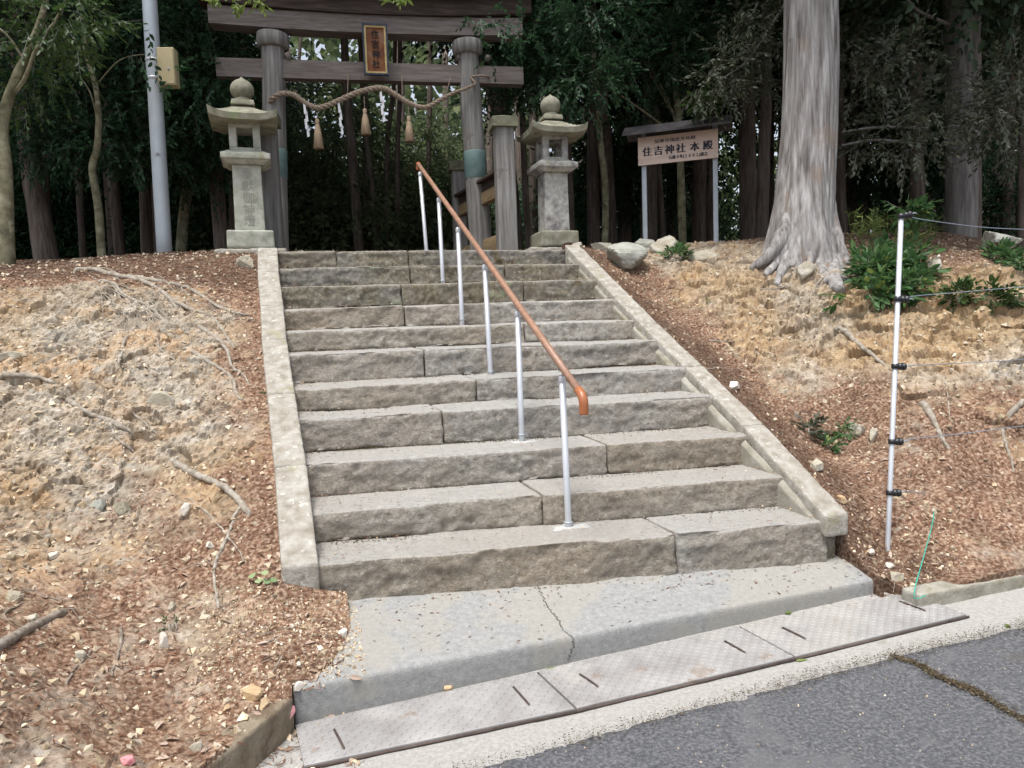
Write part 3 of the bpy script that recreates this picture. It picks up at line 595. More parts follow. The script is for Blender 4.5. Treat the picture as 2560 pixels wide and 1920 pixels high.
# ---------------------------------------------------------------- the stone stairs
JT = {10: [841, 1020], 9: [1025, 1262], 8: [1003, 1310], 7: [1012], 6: [1314], 5: [1061], 4: [1191], 3: [1107], 2: [1519], 1: [1356], 0: [1694]}
st = empty('stone_stairs', (NL[0]+NR[0])/2-[0, 0, .17], 'wide flight of eleven rough grey granite steps with stone curbs leading up to the gate', 'stairs')
base0 = PS((813, 1501), 0.0); base1 = PS((2060, 1387), 0.0)
IN = np.array([-.055, 1, 0.])
for k in range(11):
    A, B = NL[k].copy(), NR[k].copy()
    if k < 9: B = B+(B-A)/np.linalg.norm(B-A)*.02
    A = A-(B-A)/np.linalg.norm(B-A)*.03; B = B+(B-A)/np.linalg.norm(B-A)*.03
    lowA = (NL[k-1][2] if k else -.03)-.02+(.02 if k else 0); lowB = (NR[k-1][2] if k else -.09)+(0 if k else -.0)
    px = [LP[k][0]-8]+JT[k]+[RP[k][0]+8]
    ts = [(x-LP[k][0])/(RP[k][0]-LP[k][0]) for x in JT[k]]
    # pixel fraction -> true fraction (perspective)
    def true_t(x):
        lo, hi = 0., 1.
        for _ in range(30):
            mdl = (lo+hi)/2; Pm = A+(B-A)*mdl-CC; xx = 1280+FPX*(Pm@RT)/(Pm@FW)
            if xx < x: lo = mdl
            else: hi = mdl
        return (lo+hi)/2
    ts = [0]+[true_t(x) for x in JT[k]]+[1]
    rs = random.Random(k*3+1)
    for j in range(len(ts)-1):
        ta, tb = ts[j]+(.0018 if j else 0), ts[j+1]-(.0018 if j < len(ts)-2 else 0)
        P0, P1 = A+(B-A)*ta, A+(B-A)*tb; jit = rs.uniform(-.009, .009); P0 = P0+[0, jit, rs.uniform(-.004, .004)]; P1 = P1+[0, jit+rs.uniform(-.005, .005), rs.uniform(-.004, .004)]
        dep = (TR+.06) if k < 10 else .42; ri = .012
        l0, l1 = lowA+(lowB-lowA)*ta, lowA+(lowB-lowA)*tb
        lean = .018
        f = lambda p, l, dz: [[np.array([p[0], p[1]+lean*.3, l+.004]), np.array([p[0], p[1]+lean, p[2]])], [p*[1, 1, 0]+IN*dep+[0, 0, l-.01], p+IN*dep+[0, 0, dz]]]
        C8 = [f(P0, l0, ri), f(P1, l1, ri)]
        sd_ = k*31+j*7
        def hk(W, nw, sd_=sd_, k=k):
            fr = np.clip(-nw[:, 1], 0, 1)*(np.abs(nw[:, 2]) < .7); Q = W*np.array([1, 1, 1.6])
            W = W+nw*(fr*(.016*fbm(Q, 3.0, 3, sd_)+.015*ridge(Q, 7, 3, sd_+1)+.006*ridge(Q, 22, 2, sd_+2)-.006))[:, None]
            # ragged lower arris
            lo = (nw[:, 2] < -.3) & (nw[:, 1] < .2); W[:, 2] += np.where(lo, .034*np.clip(fbm(W, 2.6, 3, sd_+9)+.02, 0, 1), 0)
            up = (nw[:, 2] > .3) & (nw[:, 1] < -.1); W = W+nw*(np.where(up, -.009*np.clip(ridge(W, 4, 3, sd_+4), 0, 1), 0))[:, None]; W[:, 2] += .008*np.clip(nw[:, 2], 0, 1)*fbm(W, 2.2, 2, sd_+6)
            return W
        mb = MB(); rough_hex(mb, C8, .0155, .013, .003, 20, sd_, (.006, .0015), hook=hk)
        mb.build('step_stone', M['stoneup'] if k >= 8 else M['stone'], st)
# mortar patches round the post feet
# curbs: sloping slabs in several stones
def curb(nose, off_in, wid, ys, over, down, seed, side, d0=None):
    for j in range(len(ys)-1):
        y0, y1 = ys[j]+.002, ys[j+1]-.002; c = []
        for y in (y0, y1):
            xi = np.interp(y, [p[1] for p in nose], [p[0] for p in nose]); 
            if y < nose[0][1]: xi = nose[0][0]+.055*(nose[0][1]-y)
            xi += off_in; z = noseline(nose, y)+over; xo = xi+wid*side
            xa, xb = (xo, xi) if side < 0 else (xi, xo)
            dn_ = d0 if (d0 and j == 0) else down; c.append([[np.array([xa, y, z-dn_]), np.array([xa, y, z])], [np.array([xb, y, z-dn_]), np.array([xb, y, z])]])
        # x = along (low to high y), y-axis = across
        C8 = [c[0], c[1]]
        C8 = [[C8[i][1-jj] if True else None for jj in range(2)] for i in range(2)]
        mb = MB(); rough_hex(mb, C8, .018, .014, .005, 14, seed+j, (0, .003)); mb.build('curb_stone', M['curb'], st)
curb(NL, .0, .165, [-.03, .62, 1.25, 1.86, 2.32, 2.86, 3.32], .028, .26, 200, -1)
curb(NR, .015, .15, [NR[0][1]-.02, .42, 1.05, 1.62, 2.3, 3.02], .02, .28, 230, 1, .12)
mb = MB(); q_ = NR[0]; rough_hex(mb, [[[np.array([q_[0]+.01, q_[1]+.02, -.15]), np.array([q_[0]+.01, q_[1]+.02, q_[2]-.085])], [np.array([q_[0]+.01, q_[1]+.5, -.15]), np.array([q_[0]+.01, q_[1]+.5, q_[2]+.1])]], [[np.array([q_[0]+.13, q_[1]+.03, -.15]), np.array([q_[0]+.13, q_[1]+.03, q_[2]-.085])], [np.array([q_[0]+.13, q_[1]+.5, -.15]), np.array([q_[0]+.13, q_[1]+.5, q_[2]+.1])]]], .02, .02, .012, 14, 77); mb.build('footing', M['stoneup'], st)
# mortar infill wedges beside the right ends of the steps
mb = MB()
for y0, y1 in ((NR[0][1]+.02, 2.95),):
    c = []
    for y in (y0, y1):
        xi = np.interp(y, [p[1] for p in NR], [p[0] for p in NR]); z = noseline(NR, y)-.035
        c.append([[np.array([xi+.03, y, z-.25]), np.array([xi+.03, y, z])], [np.array([xi-.0, y, z-.25]), np.array([xi-.0, y, z-.03])]])
    rough_hex(mb, c, .02, .01, .006, 14, 5)
mb.build('mortar_infill', M['kerb'], st)
# silt and moss in the angles of the treads
mo = MB(); rs = np.random.RandomState(5)
for k in range(1, 11):
    A, B = NL[k], NR[k]; n = 900
    t = rs.rand(n); w = rs.rand(n)**2*.05*(.4+.9*(fbm(np.stack([t*6+k*9, 0*t, 0*t], -1), 1.0, 3, 4) > .0))
    P = A+(B-A)*t[:, None]+np.stack([0*t, .012-w, NL[k-1][2]+(NR[k-1][2]-NL[k-1][2])*t-A[2]-(B[2]-A[2])*t+.010-w*.02], -1)
    for p in P:
        s_ = rs.uniform(.003, .008); a = rs.uniform(0, 3.1)
        mo.add([(p[0]-s_*math.cos(a), p[1]-s_*math.sin(a)*.6, p[2]), (p[0]+s_*math.sin(a), p[1]-s_*math.cos(a)*.6, p[2]), (p[0]+s_*math.cos(a), p[1]+s_*math.sin(a)*.6, p[2]), (p[0], p[1], p[2]+s_*.7)], [(0, 1, 3), (1, 2, 3), (2, 0, 3)])
tag(mo.build('moss', M['mossy'], smooth=False), kind='stuff')
# ---------------------------------------------------------------- handrail
bx = [((1421, 1305), (1405, 943), .12), ((1304, 1086), (1294, 781), .78), ((1226, 929), (1212, 665), 1.44), ((1155, 799), (1145, 572), 2.10), ((1107, 702), (1097, 497), 2.76), ((1066, 626), (1050, 433), 3.42)]
hr = empty('handrail', PY(bx[0][0], .12), 'brown handrail on six slim silver posts running down the middle of the stairs', 'handrail')
tops = []
for q, qt, y in bx:
    b = PY(q, y); t = PY(qt, y); tops.append(t); k = min(10, int(y/.33+.3))
    mb = MB(); mb.tube([b-[0, 0, .05], b, t], .0175, 14); mb.build('post', M['alu'], hr)
    mb = MB(); mb.lathe(t, [(.0185, -.028), (.0195, -.026), (.0195, -.004), (.0185, .002), (.014, .010), (.006, .0135)], 14); mb.build('post_cap', M['alu'], hr)
    mb = MB(); mb.lathe(b+[0, 0, -.002], [(.024, 0), (.024, .004), (.021, .006), (.018, .006)], 16); mb.build('base_collar', M['galv'], hr)
off = np.array([.036, 0, .046])
Tp = np.array(tops)+off
r0 = PS((1047, 412), 3.42+.112*1.15+.1); r1 = PS((1448, 978), .02)
dr = (Tp[-1]-Tp[0])/np.linalg.norm(Tp[-1]-Tp[0])
mb = MB(); pts = [r1+(r0-r1)*t for t in np.linspace(0, 1, 8)]
mb.tube(pts, .0195, 16); rl = mb.build('rail', M['railwood'], hr)
for u_ in (.36, .70):
    mb = MB(); c_ = r1+(r0-r1)*u_; mb.lathe(c_, [(.0197, -.003), (.0203, -.002), (.0203, .002), (.0197, .003)], 16, r0-r1); mb.build('joint_ring', M['elbow'], hr)
e = (r1-r0)/np.linalg.norm(r1-r0)
mb = MB(); mb.tube([r1-e*.01, r1+e*.02, r1+e*.042+[0, 0, -.006], r1+e*.056+[0, 0, -.028], r1+e*.056+[0, 0, -.085]], .0235, 14, sub=5); mb.build('rail_end', M['elbow'], hr)
mb = MB(); mb.tube([r0-e*-.01, r0-e*.02, r0-e*.034+[0, 0, -.01], r0-e*.034+[0, 0, -.06]], .0225, 14, sub=4); mb.build('rail_end', M['elbow'], hr)
for t in tops:
    u = (t-r1)@(r0-r1)/((r0-r1)@(r0-r1)); c = r1+(r0-r1)*u
    mb = MB(); mb.tube([t+[0, 0, -.012], t+[0.012, 0, -.006], c-[0, 0, .016]], .0075, 8, sub=3); mb.box(c-[0, 0, .02], (.022, .06, .006)); mb.build('bracket', M['galv'], hr)
from mathutils.bvhtree import BVHTree
_v, _f = [], []
for o in st.children:
    if o.name.startswith('step_stone'): _b = len(_v); _v += [v.co.copy() for v in o.data.vertices]; _f += [tuple(i+_b for i in p.vertices) for p in o.data.polygons]
BS = BVHTree.FromPolygons(_v, _f)
for (q, y, R) in (((1421, 1310), .12, .13), ((1304, 1090), .78, .12), ((1150, 803), 2.1, .10)):
    b = PY(q, y); n = 48; V = [b+[0, 0, .0055]]
    for j in range(n):
        a = 2*math.pi*j/n; r_ = R*(.8+.25*float(vn(np.array([math.cos(a)*2, math.sin(a)*2, y]), 1, 3))); V.append(b+[r_*1.3*math.cos(a), r_*.6*math.sin(a)-.01, -.001])
    V2 = [V[0]]+[V[0]+(v-V[0])*.5 for v in V[1:]]+V[1:]; V3 = []
    for v in V2:
        r = BS.ray_cast(Vector((v[0], v[1], b[2]+.1)), Vector((0, 0, -1)), .3); V3.append([v[0], v[1], (r[0][2] if r[0] is not None else b[2])+.0015])
    for v in V3[n+1:]: v[2] -= .003
    mb = MB(); mb.add(V3, [(0, j+1, (j+1) % n+1) for j in range(n)]+[(j+1, n+j+1, n+(j+1) % n+1, (j+1) % n+1) for j in range(n)]); mb.build('mortar_patch', M['mortar'], hr)

# ---------------------------------------------------------------- text
_txt = {}
def text_mesh(body, size, depth=.002):
    c = bpy.data.curves.new('txt', 'FONT'); c.body = body; c.size = size; c.align_x = 'CENTER'; c.align_y = 'CENTER'; c.extrude = depth; c.resolution_u = 2
    o = bpy.data.objects.new('txt', c); COL.objects.link(o); bpy.context.view_layer.update()
    me = bpy.data.meshes.new_from_object(o.evaluated_get(bpy.context.evaluated_depsgraph_get())); bpy.data.objects.remove(o); bpy.data.curves.remove(c)
    V = np.zeros(len(me.vertices)*3, np.float32); me.vertices.foreach_get('co', V); V = V.reshape(-1, 3)
    F = [tuple(p.vertices) for p in me.polygons]; bpy.data.meshes.remove(me)
    V[:, :2] -= (V[:, :2].max(0)+V[:, :2].min(0))/2
    return V.astype(float), F
def put_text(mb, body, size, O, X, Yv, Nn, sx=1., bold=0):
    V, F = text_mesh(body, size)
    for dx in ([0] if not bold else [-bold, 0, bold]):
        W = O+(V[:, :1]*sx+dx)*X+V[:, 1:2]*Yv+(V[:, 2:]+abs(dx)*.01)*Nn
        mb.add(W, F)

# ---------------------------------------------------------------- stone lanterns
def lantern(c, label, sc, rot, mats, inscr):
    mB, mS, mT, mR = mats
    t = empty('stone_lantern', c, label, 'stone lantern', 'pair of stone lanterns at the top of the stairs')
    ca, sa = math.cos(rot), math.sin(rot); AX = (np.array([ca, sa, 0]), np.array([-sa, ca, 0]))
    def blk(z, wx, h, top, name, m, bev=.012, seed=0, amp=.004):
        mb = MB(); rough_hex(mb, boxc(np.array(c)+[0, 0, z*sc], (wx*sc, wx*sc, h*sc), AX, top), .03, bev, amp, 14, seed, (0, 0)); return mb.build(name, m, t)
    blk(0, .41, .165, .99, 'base', mB, .018, 1, .006)
    sh = blk(.165, .262, .60, .94, 'shaft', mS, .008, 2, .003)
    blk(.765, .31, .035, 1.30, 'platform_underside', mT, .006, 3)
    blk(.80, .425, .055, 1.0, 'platform', mT, .008, 4)
    blk(.855, .40, .03, .75, 'platform_top', mT, .006, 5)
    mb = MB(); z0 = .88; hh = .25; w = .268; p = .064
    for sx in (-1, 1):
        for sy in (-1, 1):
            rough_hex(mb, boxc(np.array(c)+AX[0]*sx*(w-p)/2*sc+AX[1]*sy*(w-p)/2*sc+[0, 0, (z0+.035)*sc], (p*sc, p*sc, (hh-.07)*sc), AX), .03, .006, .002, 20, 6)
    rough_hex(mb, boxc(np.array(c)+[0, 0, z0*sc], (w*sc, w*sc, .035*sc), AX), .03, .004, .002, 20, 7)
    rough_hex(mb, boxc(np.array(c)+[0, 0, (z0+hh-.035)*sc], (w*sc, w*sc, .035*sc), AX), .03, .004, .002, 20, 8)
    mb.build('fire_box', mB if mB is M['lantern'] else mS, t)
    # hipped roof with upturned corners
    n = 18; g = np.linspace(-1, 1, n+1); U, Vv = np.meshgrid(g, g, indexing='ij'); m_ = np.maximum(np.abs(U), np.abs(Vv)); cr = np.minimum(np.abs(U), np.abs(Vv))
    Rr = .295
    zt = .052+.150*(1-m_)**1.25+.018*(1-m_)**.5+.060*(m_**3)*(cr**4)
    zb = .0+.042*(m_**3)*(cr**4)+.0*U
    def toW(U, V, Z): return np.array(c)+(U*Rr*sc)[..., None]*AX[0]+(V*Rr*sc)[..., None]*AX[1]+((Z+1.125)*sc)[..., None]*np.array([0, 0, 1])
    Tt = toW(U, Vv, zt); Bb = toW(U*.97, Vv*.97, zb); Tt = Tt+.004*fbm(Tt, 14, 3, 4)[..., None]
    I = np.arange((n+1)**2).reshape(n+1, n+1); q = np.stack([I[:-1, :-1], I[1:, :-1], I[1:, 1:], I[:-1, 1:]], -1).reshape(-1, 4); N2 = (n+1)**2
    Q = [q, q[:, ::-1]+N2]
    for e in (I[0, :], I[-1, ::-1], I[::-1, 0], I[:, -1]): Q.append(np.stack([e[:-1], e[1:], e[1:]+N2, e[:-1]+N2], -1))
    mb = MB(); mb.quads(np.concatenate([Tt.reshape(-1, 3), Bb.reshape(-1, 3)]), np.concatenate(Q)); mb.build('roof', mR, t, smooth=False)
    mb = MB(); rough_hex(mb, boxc(np.array(c)+[0, 0, 1.305*sc], (.21*sc, .21*sc, .05*sc), AX, .9), .03, .008, .003, 14, 9)
    mb.lathe(np.array(c)+[0, 0, 1.35*sc], [(x*sc, y*sc) for x, y in ((.085, 0), (.082, .02), (.066, .035), (.06, .045))], 20); mb.build('roof_collar', mR, t)
    mb = MB(); pr = [(.02, 0)]+[(.105*math.sin(a), .098-.098*math.cos(a)) for a in np.linspace(.55, 2.75, 15)]+[(.022, .2), (.008, .212), (.001, .218)]
    mb.lathe(np.array(c)+[0, 0, 1.375*sc], [(x*sc, (y-.012)*sc) for x, y in pr], 28); mb.build('finial', mR if mR is M['lanternmoss'] else mT, t)
    if inscr:
        mb = MB(); hs_ = [.69, .575, .465, .36, .26]
        for ch, z in zip('\u5949\u737b\u5fa1\u795e\u71c8', hs_): put_text(mb, ch, .105*sc, np.array(c)-AX[1]*(.1315-.0085*(z-.165)/.6)*sc+[0, 0, z*sc], AX[0], np.array([0, 0, 1.]), -AX[1])
        mb.build('inscription', M['inscr'], sh)
    return t
M['inscr'] = mat('carved_inscription', [(.24, .24, .21), (.3, .3, .265)], 40, .95, 0)
cl = PS((630, 627), 3.72); cr_ = PS((1386, 622), 4.02)
lantern(cl, 'left stone lantern, greenish granite carved with characters, in front of the gate pillar', 1.0, .03, (M['lantern'], M['lantern'], M['lantern'], M['lanternmoss']), True)
lantern(cr_, 'right stone lantern with dark lichen-blotched shaft and upswept roof corners', 1.0, -.02, (M['lanternmoss'], M['lanternold'], M['lanternold'], M['lanternmoss']), False)
# footing slabs
mb = MB(); rough_hex(mb, boxc(cl+[0, .05, -.16], (.62, .55, .155)), .03, .02, .01, 12, 3); tag(mb.build('footing_slab', M['curb']), 'flat stone slab under the left lantern', 'stone slab')
mb = MB(); rough_hex(mb, boxc(cr_+[-.02, .05, -.16], (.62, .5, .155)), .03, .02, .01, 12, 5); tag(mb.build('footing_slab', M['curb']), 'flat stone slab under the right lantern', 'stone slab')

# ---------------------------------------------------------------- torii gate
S0 = 4.85; EX = np.array([1, -.112, 0]); EX /= np.linalg.norm(EX); EY = np.array([.112, 1, 0]); EY /= np.linalg.norm(EY); EZ = np.array([0, 0, 1.])
tl, trr = PS((682, 100), S0), PS((1168, 118), S0); blp, brp = PS((689, 627), S0), PS((1205, 622), S0)
tor = empty('torii_gate', (blp+brp)/2, 'large weathered wooden gate with two round pillars, crossbeams and a curved copper-edged top', 'torii gate')
for a, b, sd_ in ((blp, tl, 1), (brp, trr, 2)):
    a = a.copy(); a[2] = 1.9; P = [a+(b-a)*t for t in np.linspace(0, 1, 24)]
    mb = MB(); mb.tube(P, np.linspace(.132, .118, 24), 28, .006, sd_, frq=14, stretch=8); mb.build('pillar', M['woodgrey'], tor)
    up = (b-a)/np.linalg.norm(b-a); mb = MB(); mb.lathe(b-up*.02, [(.14, -.075), (.165, -.06), (.17, .0), (.167, .07), (.13, .08)], 28, up); mb.build('pillar_collar', M['woodgrey'], tor)
    h = PS((1185, 400), S0)[2]; d_ = a+(b-a)*((h-a[2])/(b[2]-a[2])); mb = MB(); mb.lathe(d_, [(.126, -.22), (.131, -.21), (.129, .0), (.130, .08), (.125, .09)], 28, up); mb.build('patina_band', M['tealband'], tor)
def beam(z, h, dp, x0, x1, rise, name, m, seed, nseg=26, cant=0, dz0=0):
    L = np.linspace(x0, x1, nseg+1); base = tl*1.0; mb = MB(); V = []
    mid = (tl+trr)/2; half = np.linalg.norm((trr-tl)[:2])/2
    for x in L:
        cc = mid+EX*x; dz = rise*(abs(x)/(half+.8))**2.2
        for sy, sz in ((-1, -1), (-1, 1), (1, 1), (1, -1)):
            V.append([cc[0]+EY[0]*sy*dp/2, cc[1]+EY[1]*sy*dp/2, z+dz+(sz*h/2)+(0 if sy < 0 else 0)])
    V = np.array(V); V = V+.003*vn(V, 9, seed)[:, None]
    q = []
    for i in range(nseg):
        for j in range(4): q.append((i*4+j, i*4+(j+1) % 4, i*4+4+(j+1) % 4, i*4+4+j))
    base_ = mb.n; mb.quads(V, q); mb.g.append((3, 2, 1, 0)); mb.g.append(tuple(nseg*4+x for x in (0, 1, 2, 3)))
    return mb.build(name, m, tor, smooth=False)
zc = lambda y, x=850: PS((x, y), S0)[2]
half = np.linalg.norm((trr-tl)[:2])/2
z_nt, z_nb = zc(158), zc(203)
xl = (PS((543, 170), S0)-(tl+trr)/2)@EX; xr = (PS((1306, 190), S0)-(tl+trr)/2)@EX
beam((z_nt+z_nb)/2, z_nt-z_nb, .12, xl, xr, 0, 'tie_beam', M['woodbeam'], 3, 12)
z1, z2 = zc(88), zc(44); beam((z1+z2)/2, z2-z1, .2, -half-.62, half+.62, .05, 'lintel', M['woodgrey2'] if 'woodgrey2' in M else M['woodbeam'], 5)
z3 = z2+.17; beam((z2+z3)/2+.001, z3-z2, .27, -half-.72, half+.72, .09, 'top_rail', M['wooddark'], 6)
beam(z3+.035, .06, .46, -half-.82, half+.82, .12, 'copper_roof', M['copper'], 7)
beam(z3+.115, .09, .22, -half-.82, half+.82, .13, 'roof_ridge', M['copper'], 8)
for px in (663, 1240-23, 722, 1145):
    p = PS((px, 153), S0); mb = MB(); mb.box(p+[0, 0, .02], (.045, .15, .05)); mb.build('wedge', M['woodbeam'], tor)
# name plaque
pc = PS((939, 125), S0-.2); mg = mpp(pc); pw, ph = 62*mg, 124*mg; tilt = math.radians(7)
PX_, PZ_ = EX, np.array([0, 0, 1.])*math.cos(tilt)-EY*math.sin(tilt); PN = np.cross(PX_, PZ_); PN = PN if PN@EY < 0 else -PN
pq = empty('name_plaque', pc, 'gold-rimmed vertical name plaque hanging from the gate beams', 'name plaque')
def obox(mb, O, w, h, d, X=PX_, Y=PZ_, N=PN):
    V = [O+X*sx*w/2+Y*sy*h/2+N*sz*d/2 for sx in (-1, 1) for sy in (-1, 1) for sz in (-1, 1)]
    mb.add(V, [(0, 1, 3, 2), (4, 6, 7, 5), (0, 4, 5, 1), (2, 3, 7, 6), (0, 2, 6, 4), (1, 5, 7, 3)])
mb = MB(); obox(mb, pc, pw*.86, ph*.9, .012); bd = mb.build('board', M['plaque'], pq, smooth=False)
mb = MB(); tk = pw*.075
for sx in (-1, 1): obox(mb, pc+PX_*sx*(pw*.43-tk/2)+PN*.012, tk, ph*.9, .022)
for sy in (-1, 1): obox(mb, pc+PZ_*sy*(ph*.45-tk/2)+PN*.0125, pw*.86-tk*2, tk, .022)
mb.build('gold_rim', M['gold'], pq, smooth=False)
mb = MB()
for sx in (-1, 1): obox(mb, pc+PX_*sx*(pw*.43+tk*.45)+PN*.008, tk*.9, ph*.98, .05)
for sy in (-1, 1): obox(mb, pc+PZ_*sy*(ph*.45+tk*.45)+PN*.008, pw*.86, tk*.9, .05)
mb.build('outer_frame', M['navy'], pq, smooth=False)
mb = MB()
for i, ch in enumerate('\u4f4f\u5409\u795e\u793e'): put_text(mb, ch, ph*.165, pc+PZ_*(ph*(.29-.185*i))+PN*.010, PX_, PZ_, PN, .95, ph*.0045)
mb.build('lettering', M['ink'], bd, smooth=False)
# sacred rope, tassels, paper streamers
rp = [(672, 268), (676, 250), (690, 240), (708, 234), (735, 238), (766, 259), (794, 270), (821, 263), (853, 249), (892, 232), (931, 222), (962, 222), (990, 238), (1021, 257), (1048, 267), (1072, 266), (1103, 248), (1135, 232), (1166, 221), (1190, 209)]
P = np.array([PS(q, S0-.17) for q in rp]); P[0] += [0, .22, 0]; P[1] += [0, .06, 0]; P[-1] += [0, .0, 0]
Ps, _ = smooth_path(P, np.ones(len(P)), 10); u = np.linspace(0, 1, len(Ps)); R = .026*np.clip(1.0-.0*u, 0, 1)*np.interp(u, [0, .03, .25, .6, .85, 1], [.7, .9, 1.0, 1.02, .75, .45])
Ts = np.gradient(Ps, axis=0); Ts /= np.linalg.norm(Ts, axis=1)[:, None]; sl = np.concatenate([[0], np.cumsum(np.linalg.norm(np.diff(Ps, axis=0), axis=1))])
Nn_ = np.cross(Ts, EY); Nn_ /= np.linalg.norm(Nn_, axis=1)[:, None]; Bn = np.cross(Ts, Nn_)
rope = empty('sacred_rope', P[0], 'thick twisted straw rope draped in a wave between the gate pillars', 'straw rope')
for k in range(3):
    a = sl/.155*2*math.pi+k*2.094; mb = MB(); mb.tube(Ps+(Nn_*np.cos(a)[:, None]+Bn*np.sin(a)[:, None])*(R*.56)[:, None], R*.66, 9, .003, k, frq=60); mb.build('strand', M['rope'], rope)
mb = MB(); cr2 = PS((1190, 209), S0); 
mb.tube([P[-1]+[0, 0, 0]]+[cr2+[.15*math.cos(a), -.15*math.sin(a)*1.0, .01+.05*(1-a/3.2)] for a in np.linspace(2.2, -1.0, 9)], .012, 8, .002, 3, sub=3); mb.build('rope_end', M['rope'], rope)
for q0, q1 in (((870, 180), (869, 238)), ((1005, 187), (1005, 240)), ((1125, 192), (1117, 230))): mb = MB(); mb.tube([PS(q0, S0-.07), PS(q0, S0-.1)-[0, 0, .02], PS(q1, S0-.17)], .004, 6, sub=3); mb.build('suspension_cord', M['rope'], rope)
for i, (x, y0, yb, y1, lb) in enumerate(((793, 270, 302, 372, 'straw tassel hanging lowest, leftmost under the rope'), (912, 240, 276, 336, 'straw tassel hanging between the second and third paper streamers'), (1022, 258, 295, 354, 'rightmost straw tassel under the rope dip'))):
    a, b, c = PS((x-2, y0), S0-.17), PS((x, yb), S0-.17), PS((x+2, y1), S0-.17); t = empty('straw_tassel', a, lb, 'tassel', 'straw tassels on the sacred rope'); L = b[2]-c[2]
    mb = MB(); mb.tube([a, b], .0045, 6); mb.build('cord', M['rope'], t)
    mb = MB(); n = 30; pr = [(.008, .02), (.018, .012), (.022, -.005), (.017, -.03), (.021, -.045), (.034, -.4*L), (.052, -L)]
    V = []; 
    for r_, z in pr:
        for j in range(n): rr = r_*(1+.09*(j % 2)); V.append([b[0]+rr*math.cos(2*math.pi*j/n), b[1]+rr*math.sin(2*math.pi*j/n), b[2]+z+(.006*((j*7) % 5-2)/2 if z == -L else 0)])
    m_ = len(pr); I = np.arange(m_-1)[:, None]*n; J = np.arange(n)[None]; K = (J+1) % n
    mb.quads(V, np.stack([I+J, I+n+J, I+n+K, I+K], -1).reshape(-1, 4)); mb.g.append(tuple(range(n))); mb.g.append(tuple((m_-1)*n+x for x in range(n))[::-1]); mb.build('straw_skirt', M['straw'], t)
    mb = MB(); mb.lathe(b+[0, 0, -.03], [(.0175, -.006), (.021, -.003), (.021, .004), (.0175, .007)], 16); mb.build('binding', M['rope'], t)
for i, (x, y0, y1, w, lb) in enumerate(((762, 261, 336, 11, 'zigzag white paper streamer, leftmost on the rope'), (848, 259, 330, 10, 'zigzag white paper streamer between the left and middle tassels'), (953, 232, 298, 11, 'zigzag white paper streamer right of the middle tassel, hanging highest'), (1037, 266, 281, 6, 'short scrap of white paper streamer at the right dip of the rope'))):
    a, c = PS((x, y0), S0-.18), PS((x, y1), S0-.18); H = a[2]-c[2]; wm = w*mpp(a); mb = MB(); nz = 4 if H > .1 else 2; V = []; F = []
    for k in range(nz):
        xo = wm*(.16 if k % 2 else -.12)+wm*.05*k; z0 = a[2]-H*k/nz; z1_ = a[2]-H*(k+1)/nz-.0*H; yo = .012*(k % 2)
        b_ = len(V); V += [[a[0]+xo-wm*.25, a[1]+yo, z0], [a[0]+xo+wm*.2, a[1]+yo-.01, z0+.3*wm], [a[0]+xo+wm*.42, a[1]+yo, z1_-.3*wm], [a[0]+xo-wm*.12, a[1]+yo+.008, z1_-.5*wm]]; F.append((b_, b_+1, b_+2, b_+3))
    V = np.array(V); n0 = len(V); V = np.concatenate([V, V+[0, .0015, 0]]); F += [tuple(x+n0 for x in f[::-1]) for f in F]
    mb.add(V, F); mb.tube([a+[0, 0, .04], a-[0, 0, .005]], .002, 5); tag(mb.build('paper_streamer', M['paper'], smooth=False), lb, 'paper streamer', 'paper streamers on the sacred rope')
# square support posts and slatted tie frames
def sqpost(c, w, z0, z1, name, label, m=M['woodgrey'], seed=0):
    t = empty(name, [c[0], c[1], z0], label, 'wooden post', 'square posts bracing the gate')
    AX = (EX, EY); h = z1-z0
    mb = MB(); rough_hex(mb, boxc(np.array([c[0], c[1], z0]), (w, w, h), AX, .97), .08, .012, .002, 12, seed); mb.build('shaft', m, t)
    mb = MB(); V = []; w2 = w*.66
    for zz, k in ((h-.02, 1.0), (h+.075, 1.0), (h+.12, .05)):
        for sx, sy in ((-1, -1), (1, -1), (1, 1), (-1, 1)): V.append(np.array([c[0], c[1], z0+zz])+EX*sx*w2*k+EY*sy*w2*k)
    F = [(3, 2, 1, 0), (8, 9, 10, 11)]+[(i*4+j, i*4+(j+1) % 4, i*4+4+(j+1) % 4, i*4+4+j) for i in range(2) for j in range(4)]
    mb.add(V, F); mb.build('cap', M['capmoss'], t, smooth=False); return t
M['capmoss'] = mat('mossy_cap_wood', [(.1, .1, .07), (.17, .17, .12), (.2, .21, .13)], 14, .9, .6)
fr, fl, rr_ = PS((1268, 622), 4.1), PS((683, 627), 4.1), PS((1152, 620), 5.62)
rl_ = PS((735, 627), 5.62)
zt = PS((1262, 318), 4.1)[2]
sqpost(fr, .2, 1.95, zt, 'gate_support_post', 'tall square grey post with cracked face between the gate pillar and the right lantern', seed=3)
sqpost(fl, .2, 1.95, zt, 'gate_support_post', 'square grey post with flat cap right behind the left lantern', seed=4)
sqpost(rr_, .17, 1.95, PS((1150, 425), 5.62)[2], 'gate_support_post', 'shorter square post with mossy cap behind the right gate pillar', seed=5)
